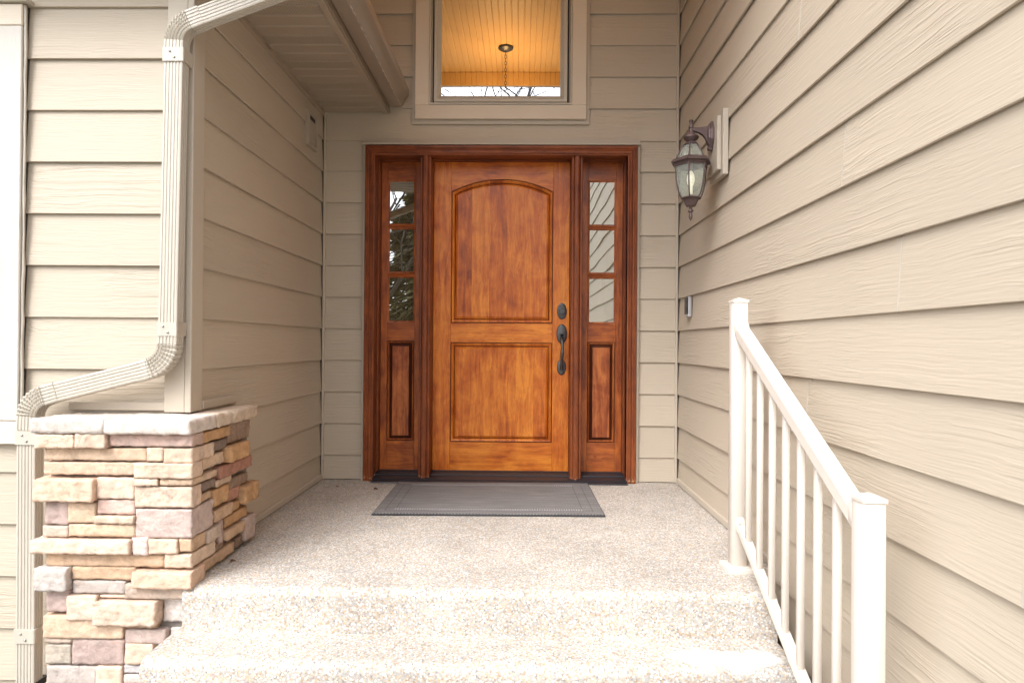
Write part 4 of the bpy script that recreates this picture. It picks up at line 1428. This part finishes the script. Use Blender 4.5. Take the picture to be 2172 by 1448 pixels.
# ------------------------------------------------------------------ stair railing
RL = thing('stair_railing', 'cream metal stair railing descending beside the steps on the right', 'railing', (0.866, -2.1, -0.5))
RM = M['rail']
RX = 0.8665
PW = 0.0285
def post(yc, z0, z1):
    p = MB().box(RX - PW, RX + PW, yc - PW, yc + PW, z0, z1, 0.0028, 1).build('post', RM, RL, angle=50)
    m_ = MB()
    c = PW + 0.0022
    m_.rings([[(RX - s, yc - s, z), (RX + s, yc - s, z), (RX + s, yc + s, z), (RX - s, yc + s, z)] for s, z in ((c, z1 - 0.004), (c, z1 + 0.004), (c - 0.0015, z1 + 0.006), (0.001, z1 + 0.017))])
    m_.build('post_cap', RM, p)
    return p
UY, LY = -1.578, -2.522
p1 = post(UY, 0.012, 1.066)
bp_ = MB()
s0 = 0.056
bp_.rings([[(RX - s, UY - s, z), (RX + s, UY - s, z), (RX + s, UY + s, z), (RX - s, UY + s, z)] for s, z in ((s0, 0.0008), (s0, 0.016), (s0 - 0.003, 0.020), (PW + 0.006, 0.022), (PW + 0.005, 0.0225))])
bp_.build('base_plate', RM, p1)
p2 = post(LY, -0.49, 0.512)
bp_ = MB()
bp_.rings([[(RX - s, LY - s, z), (RX + s, LY - s, z), (RX + s, LY + s, z), (RX - s, LY + s, z)] for s, z in ((s0, -0.4995), (s0, -0.482), (s0 - 0.003, -0.478), (PW + 0.006, -0.477), (PW + 0.005, -0.4765))])
bp_.build('base_plate', RM, p2)
SL = (0.990 - 0.470) / (-1.607 + 2.530)
def rail_run(name, prof, za, ya, yb):
    """profile (dx, dz) swept down the slope with plumb-cut ends"""
    m_ = MB()
    m_.rings([[(RX + dx, yy, za + SL * (yy - ya) + dz) for dx, dz in prof] for yy in (ya, yb)])
    return m_.build(name, RM, RL, angle=24)
tr = [(-0.0225, -0.062), (-0.0255, -0.059), (-0.0255, -0.020), (-0.0235, -0.015), (-0.0130, -0.0006), (0.0130, -0.0006), (0.0235, -0.015), (0.0255, -0.020), (0.0255, -0.059), (0.0225, -0.062)]
rail_run('top_rail', tr, 0.990, -1.6068, -2.4932)
br = [(-0.0145, -0.034), (-0.0160, -0.031), (-0.0160, -0.003), (-0.0130, 0.0), (0.0130, 0.0), (0.0160, -0.003), (0.0160, -0.031), (0.0145, -0.034)]
BZ = 0.205
rail_run('bottom_rail', br, BZ, -1.6068, -2.4932)
# brackets
for (yy, zc, w_, h_) in ((-1.6068, 0.962, 0.028, 0.040), (-2.4932, 0.990 + SL * (-2.4932 + 1.6068) - 0.030, 0.028, 0.040), (-1.6068, 0.190, 0.0205, 0.026), (-2.4932, BZ + SL * (-2.4932 + 1.6068) - 0.015, 0.0205, 0.026)):
    s = -1 if yy > -2 else 1
    m_ = MB()
    y0_, y1_ = sorted((yy, yy + s * 0.024))
    r_ = []
    for kk in range(14):
        a = 2 * math.pi * kk / 14
        r_.append((w_ * math.copysign(abs(math.cos(a)) ** 0.6, math.cos(a)), h_ * math.copysign(abs(math.sin(a)) ** 0.6, math.sin(a))))
    sh = SL * s * 0.024
    m_.rings([[(RX + a, yy + s * 0.0004, zc + b) for a, b in r_], [(RX + a, yy + s * 0.016, zc + b + sh * 0.66) for a, b in r_], [(RX + a * 0.9, yy + s * 0.024, zc + b * 0.9 + sh) for a, b in r_]])
    bk = m_.build('bracket', RM, RL, angle=40)
    MB().lathe([(0.004, 0.0), (0.004, -0.0025), (0.002, -0.004), (0.0, -0.004)], (RX - w_ * 0.55, yy + (s * 0.026 if s < 0 else 0.0), zc + h_ * 0.35), 8, 0, 'y').build('screw', RM, bk, smooth=True)
bal = None
for k in range(7):
    yc = -1.697 - k * 0.1117
    ztop = 0.990 + SL * (yc + 1.607) - 0.0615
    zbot = BZ + SL * (yc + 1.607) - 0.004
    b_ = MB().box(RX - 0.0098, RX + 0.0098, yc - 0.0098, yc + 0.0098, zbot, ztop, 0.0012, 1).build('baluster', RM, RL, angle=50)

# ------------------------------------------------------------------ small things on the floor
def dry_leaf(x, y, z, s, rot, label, flat=0.35):
    rl = random.Random(int(abs(x * 1000)))
    m_ = MB()
    n = 9
    top, bot = [], []
    ctr_t = []
    for i in range(n + 1):
        t = i / n
        w_ = math.sin(math.pi * min(1, t * 1.02)) ** 0.8 * 0.42 * (1 + rl.uniform(-0.25, 0.25))
        h_ = 0.12 + flat * math.sin(t * 4.2) * 0.5
        ctr_t.append((t - 0.5, w_, abs(h_)))
    rings = []
    for (u, w_, h_) in ctr_t:
        up = h_ * 0.5
        rings.append([(u, -w_, up + 0.20 * w_), (u, 0, up * 0.5 + 0.02), (u, w_, up + 0.34 * w_), (u, w_ * 0.98, up + 0.34 * w_ + 0.03), (u, 0, up * 0.5 + 0.06), (u, -w_ * 0.98, up + 0.20 * w_ + 0.03)])
    ca, sa = math.cos(rot), math.sin(rot)
    rings = [[(x + s * (a * ca - b * sa), y + s * (a * sa + b * ca), z + s * c) for a, b, c in r] for r in rings]
    m_.rings(rings)
    o_ = m_.build('dry_leaf', M['leaf'], None, smooth=True)
    tag(o_, label, 'leaf')
    return o_
dry_leaf(-0.880, -0.282, 0.001, 0.028, 0.3, 'small dark brown curled leaf on the porch floor left of the doormat', 0.8)
dry_leaf(-1.128, -0.225, 0.001, 0.026, 1.2, 'tiny reddish dry leaf on the porch floor near the left inner corner', 0.2)
dry_leaf(-1.165, -1.560, 0.001, 0.024, 0.8, 'tiny rust coloured leaf at the foot of the stone pillar', 0.4)

# ------------------------------------------------------------------ high porch ceiling with its hanging lamp (seen mirrored in the upper window)
PC = thing('porch_ceiling', 'honey coloured beadboard porch ceiling glowing in the upper window reflection', 'ceiling', (-0.2, -0.7, 3.30))
CH, CD = 3.56, -2.085
x = -1.305
while x < 1.01:
    x1 = min(x + 0.105, 1.012)
    w_ = x1 - x
    pr = [(0.0, 0.016), (0.0, 0.005), (0.004, 0.0)]
    if w_ > 0.09:
        pr += [(w_ / 2 - 0.006, 0.0), (w_ / 2 - 0.003, 0.004), (w_ / 2, 0.0055), (w_ / 2 + 0.003, 0.004), (w_ / 2 + 0.006, 0.0)]
    pr += [(w_ - 0.004, 0.0), (w_ - 0.0004, 0.005), (w_ - 0.0004, 0.016)]
    MB().rings([[(x + u, CD + 0.002, CH + d) for u, d in pr], [(x + u, -0.02, CH + d) for u, d in pr]]).build('ceiling_plank', M['ceiling'], PC)
    MB().rings([[(x + u, CD - d, CH - 0.13) for u, d in pr], [(x + u, CD - d, CH - 0.002) for u, d in pr]]).build('beam_plank', M['ceiling'], PC)
    x += 0.105
MB().box(-1.32, 1.012, CD - 0.05, CD - 0.0165, CH - 0.128, CH + 0.14).build('beam', M['gutter'], PC)
MB().box(-1.50, 1.30, CD - 0.25, 0.22, CH + 0.16, CH + 0.24).build('roof_deck', M['shingle'], PC)
MB().box(-1.40, -1.322, CD - 0.05, 0.0, 2.905, CH + 0.14).build('sky_block_wall', M['gutter'], PC)  # unseen wall added to block sky light from the left
MB().box(-1.32, 1.03, CD - 0.016, 0.0, CH + 0.017, CH + 0.04).build('ceiling_backing', M['sheath'], PC)

PD = thing('pendant_lamp', 'lit bronze pendant lamp with an added light-shaping bowl hanging on a chain from the porch ceiling', 'lamp', (-0.160, -1.57, 3.56))
px_, py_ = -0.160, -1.57
MB().lathe([(0.0, 3.2635), (0.018, 3.264), (0.030, 3.270), (0.055, 3.280), (0.068, 3.290), (0.070, 3.2995)], (px_, py_, 0.26), 24).build('canopy', M['bronze'], PD, smooth=True)
m = MB()
z = 3.522
for k in range(12):
    pts = []
    for q in range(11):
        a = 2 * math.pi * q / 10
        u, v_ = 0.0085 * math.cos(a), 0.019 * math.sin(a)
        pts.append((px_ + (u if k % 2 else 0), py_ + (0 if k % 2 else u), z - 0.015 + v_))
    m.tube(pts, 0.0026, 5)
    z -= 0.030
m.build('chain', M['bronze'], PD, smooth=True)
for k in range(3):
    a = k * 2 * math.pi / 3 + 0.4
    m = MB(); m.tube([(px_, py_, 3.170), (px_ + 0.160 * math.cos(a), py_ + 0.160 * math.sin(a), 2.980)], 0.0016, 5)
    m.build('hanger_arm', M['bronze'], PD)
MB().lathe([(0.165, 2.722), (0.150, 2.680), (0.105, 2.640), (0.050, 2.618), (0.012, 2.610), (0.0, 2.600), (0.0, 2.606), (0.012, 2.616), (0.050, 2.624), (0.102, 2.646), (0.146, 2.683), (0.161, 2.722), (0.165, 2.722)], (px_, py_, 0.26), 24, 0.0, 'z', False).build('added_bowl', M['bronze'], PD, smooth=True)  # unseen opaque bowl, added to keep the lamp's light off the walls
MB().lathe([(0.0, 2.618), (0.016, 2.620), (0.020, 2.632), (0.014, 2.648), (0.0, 2.654)], (px_, py_, 0.26), 12).build('bulb', M['lit_bulb'], PD, smooth=True)
pl_data = bpy.data.lights.new('pendant_light', 'POINT')
pl_data.energy = 9.5
pl_data.color = (1.0, 0.58, 0.23)
pl_data.shadow_soft_size = 0.01
pl = bpy.data.objects.new('pendant_light', pl_data)
COL.objects.link(pl)
pl.location = (0, 0, 2.676 + 0.26 - 3.56)
pl.parent = PD

# ------------------------------------------------------------------ trees across the yard (mirrored in the glass)
def limb(mb, p, d, length, r, depth, rng):
    n = 4
    pts = [p]; rs = [r]
    for i in range(n):
        d = (d + Vector((rng.uniform(-1, 1), rng.uniform(-1, 1), rng.uniform(-0.4, 0.7))) * 0.16).normalized()
        p = p + d * length / n
        pts.append(p); rs.append(r * (1 - 0.5 * (i + 1) / n))
    mb.tube(pts, rs, 6 if depth < 2 else 4)
    if depth >= 4:
        return
    for c in range(3 if depth < 3 else 2):
        t = rng.randint(1, n)
        ax = d.orthogonal().normalized()
        ax = Matrix.Rotation(rng.uniform(0, 6.28), 3, d) @ ax
        nd = (d * 0.62 + ax * rng.uniform(0.5, 0.95) + Vector((0, 0, 0.15))).normalized()
        limb(mb, pts[t], nd, length * rng.uniform(0.55, 0.78), rs[t] * 0.62, depth + 1, rng)
def bare_tree(x, y, h, seed, label):
    rng = random.Random(seed)
    t = thing('bare_tree', label, 'tree', (x, y, -0.56), 'trees across the yard')
    m_ = MB(); m_.tube([(x, y, -0.6), (x + 0.05, y, h * 0.2), (x - 0.05, y + 0.05, h * 0.42)], [0.17, 0.13, 0.10], 9)
    m_.build('trunk', M['bark'], t, smooth=True)
    m_ = MB()
    for k in range(6):
        a = k * 1.05 + rng.uniform(-0.3, 0.3)
        limb(m_, Vector((x - 0.02, y, h * (0.22 + 0.035 * k))), Vector((math.cos(a), math.sin(a), 1.1)).normalized(), h * 0.30, 0.075, 1, rng)
    m_.build('crown', M['bark'], t, smooth=True)
def conifer(x, y, h, seed, label):
    rng = random.Random(seed)
    t = thing('conifer', label, 'tree', (x, y, -0.56), 'trees across the yard')
    m_ = MB(); m_.tube([(x, y, -0.6), (x, y, h * 0.5), (x, y, h)], [0.22, 0.13, 0.02], 8); m_.build('trunk', M['bark'], t, smooth=True)
    m_ = MB()
    for k in range(4200):
        u = rng.random() ** 0.8
        z = 0.5 + u * (h - 0.5)
        rmax = (1 - u) * h * 0.26 + 0.1
        a = rng.uniform(0, 6.283); r = rmax * math.sqrt(rng.uniform(0.12, 1)) * (0.8 + 0.25 * math.sin(a * 3 + z * 4))
        c = Vector((x + r * math.cos(a), y + r * math.sin(a), z - r * 0.22))
        od = Vector((math.cos(a), math.sin(a), -0.35 + rng.uniform(-0.3, 0.3))).normalized()
        sd_ = od.cross(Vector((0, 0, 1))).normalized()
        L_ = rng.uniform(0.25, 0.55); w_ = rng.uniform(0.06, 0.14)
        q = [c - od * L_ * 0.4, c + sd_ * w_, c + od * L_ * 0.6, c - sd_ * w_ + Vector((0, 0, -0.05))]
        m_.poly(q)
    m_.build('crown', M['needles'], t)
conifer(-3.2, -14.5, 6.2, 1, 'nearest dark conifer across the yard mirrored in the left sidelight')
conifer(-5.6, -16.0, 8.0, 2, 'tall conifer standing to the left across the yard')
conifer(-1.2, -19.0, 5.0, 3, 'shorter conifer farther back across the yard')
conifer(4.5, -20.0, 8.0, 4, 'conifer to the right across the yard')
bare_tree(-0.6, -13.5, 14.0, 5, 'bare branching tree mirrored along the bottom of the upper window')
bare_tree(2.0, -16.5, 15.0, 6, 'bare tree to the right across the yard')
bare_tree(-3.9, -11.8, 8.0, 8, 'bare tree to the left across the yard')
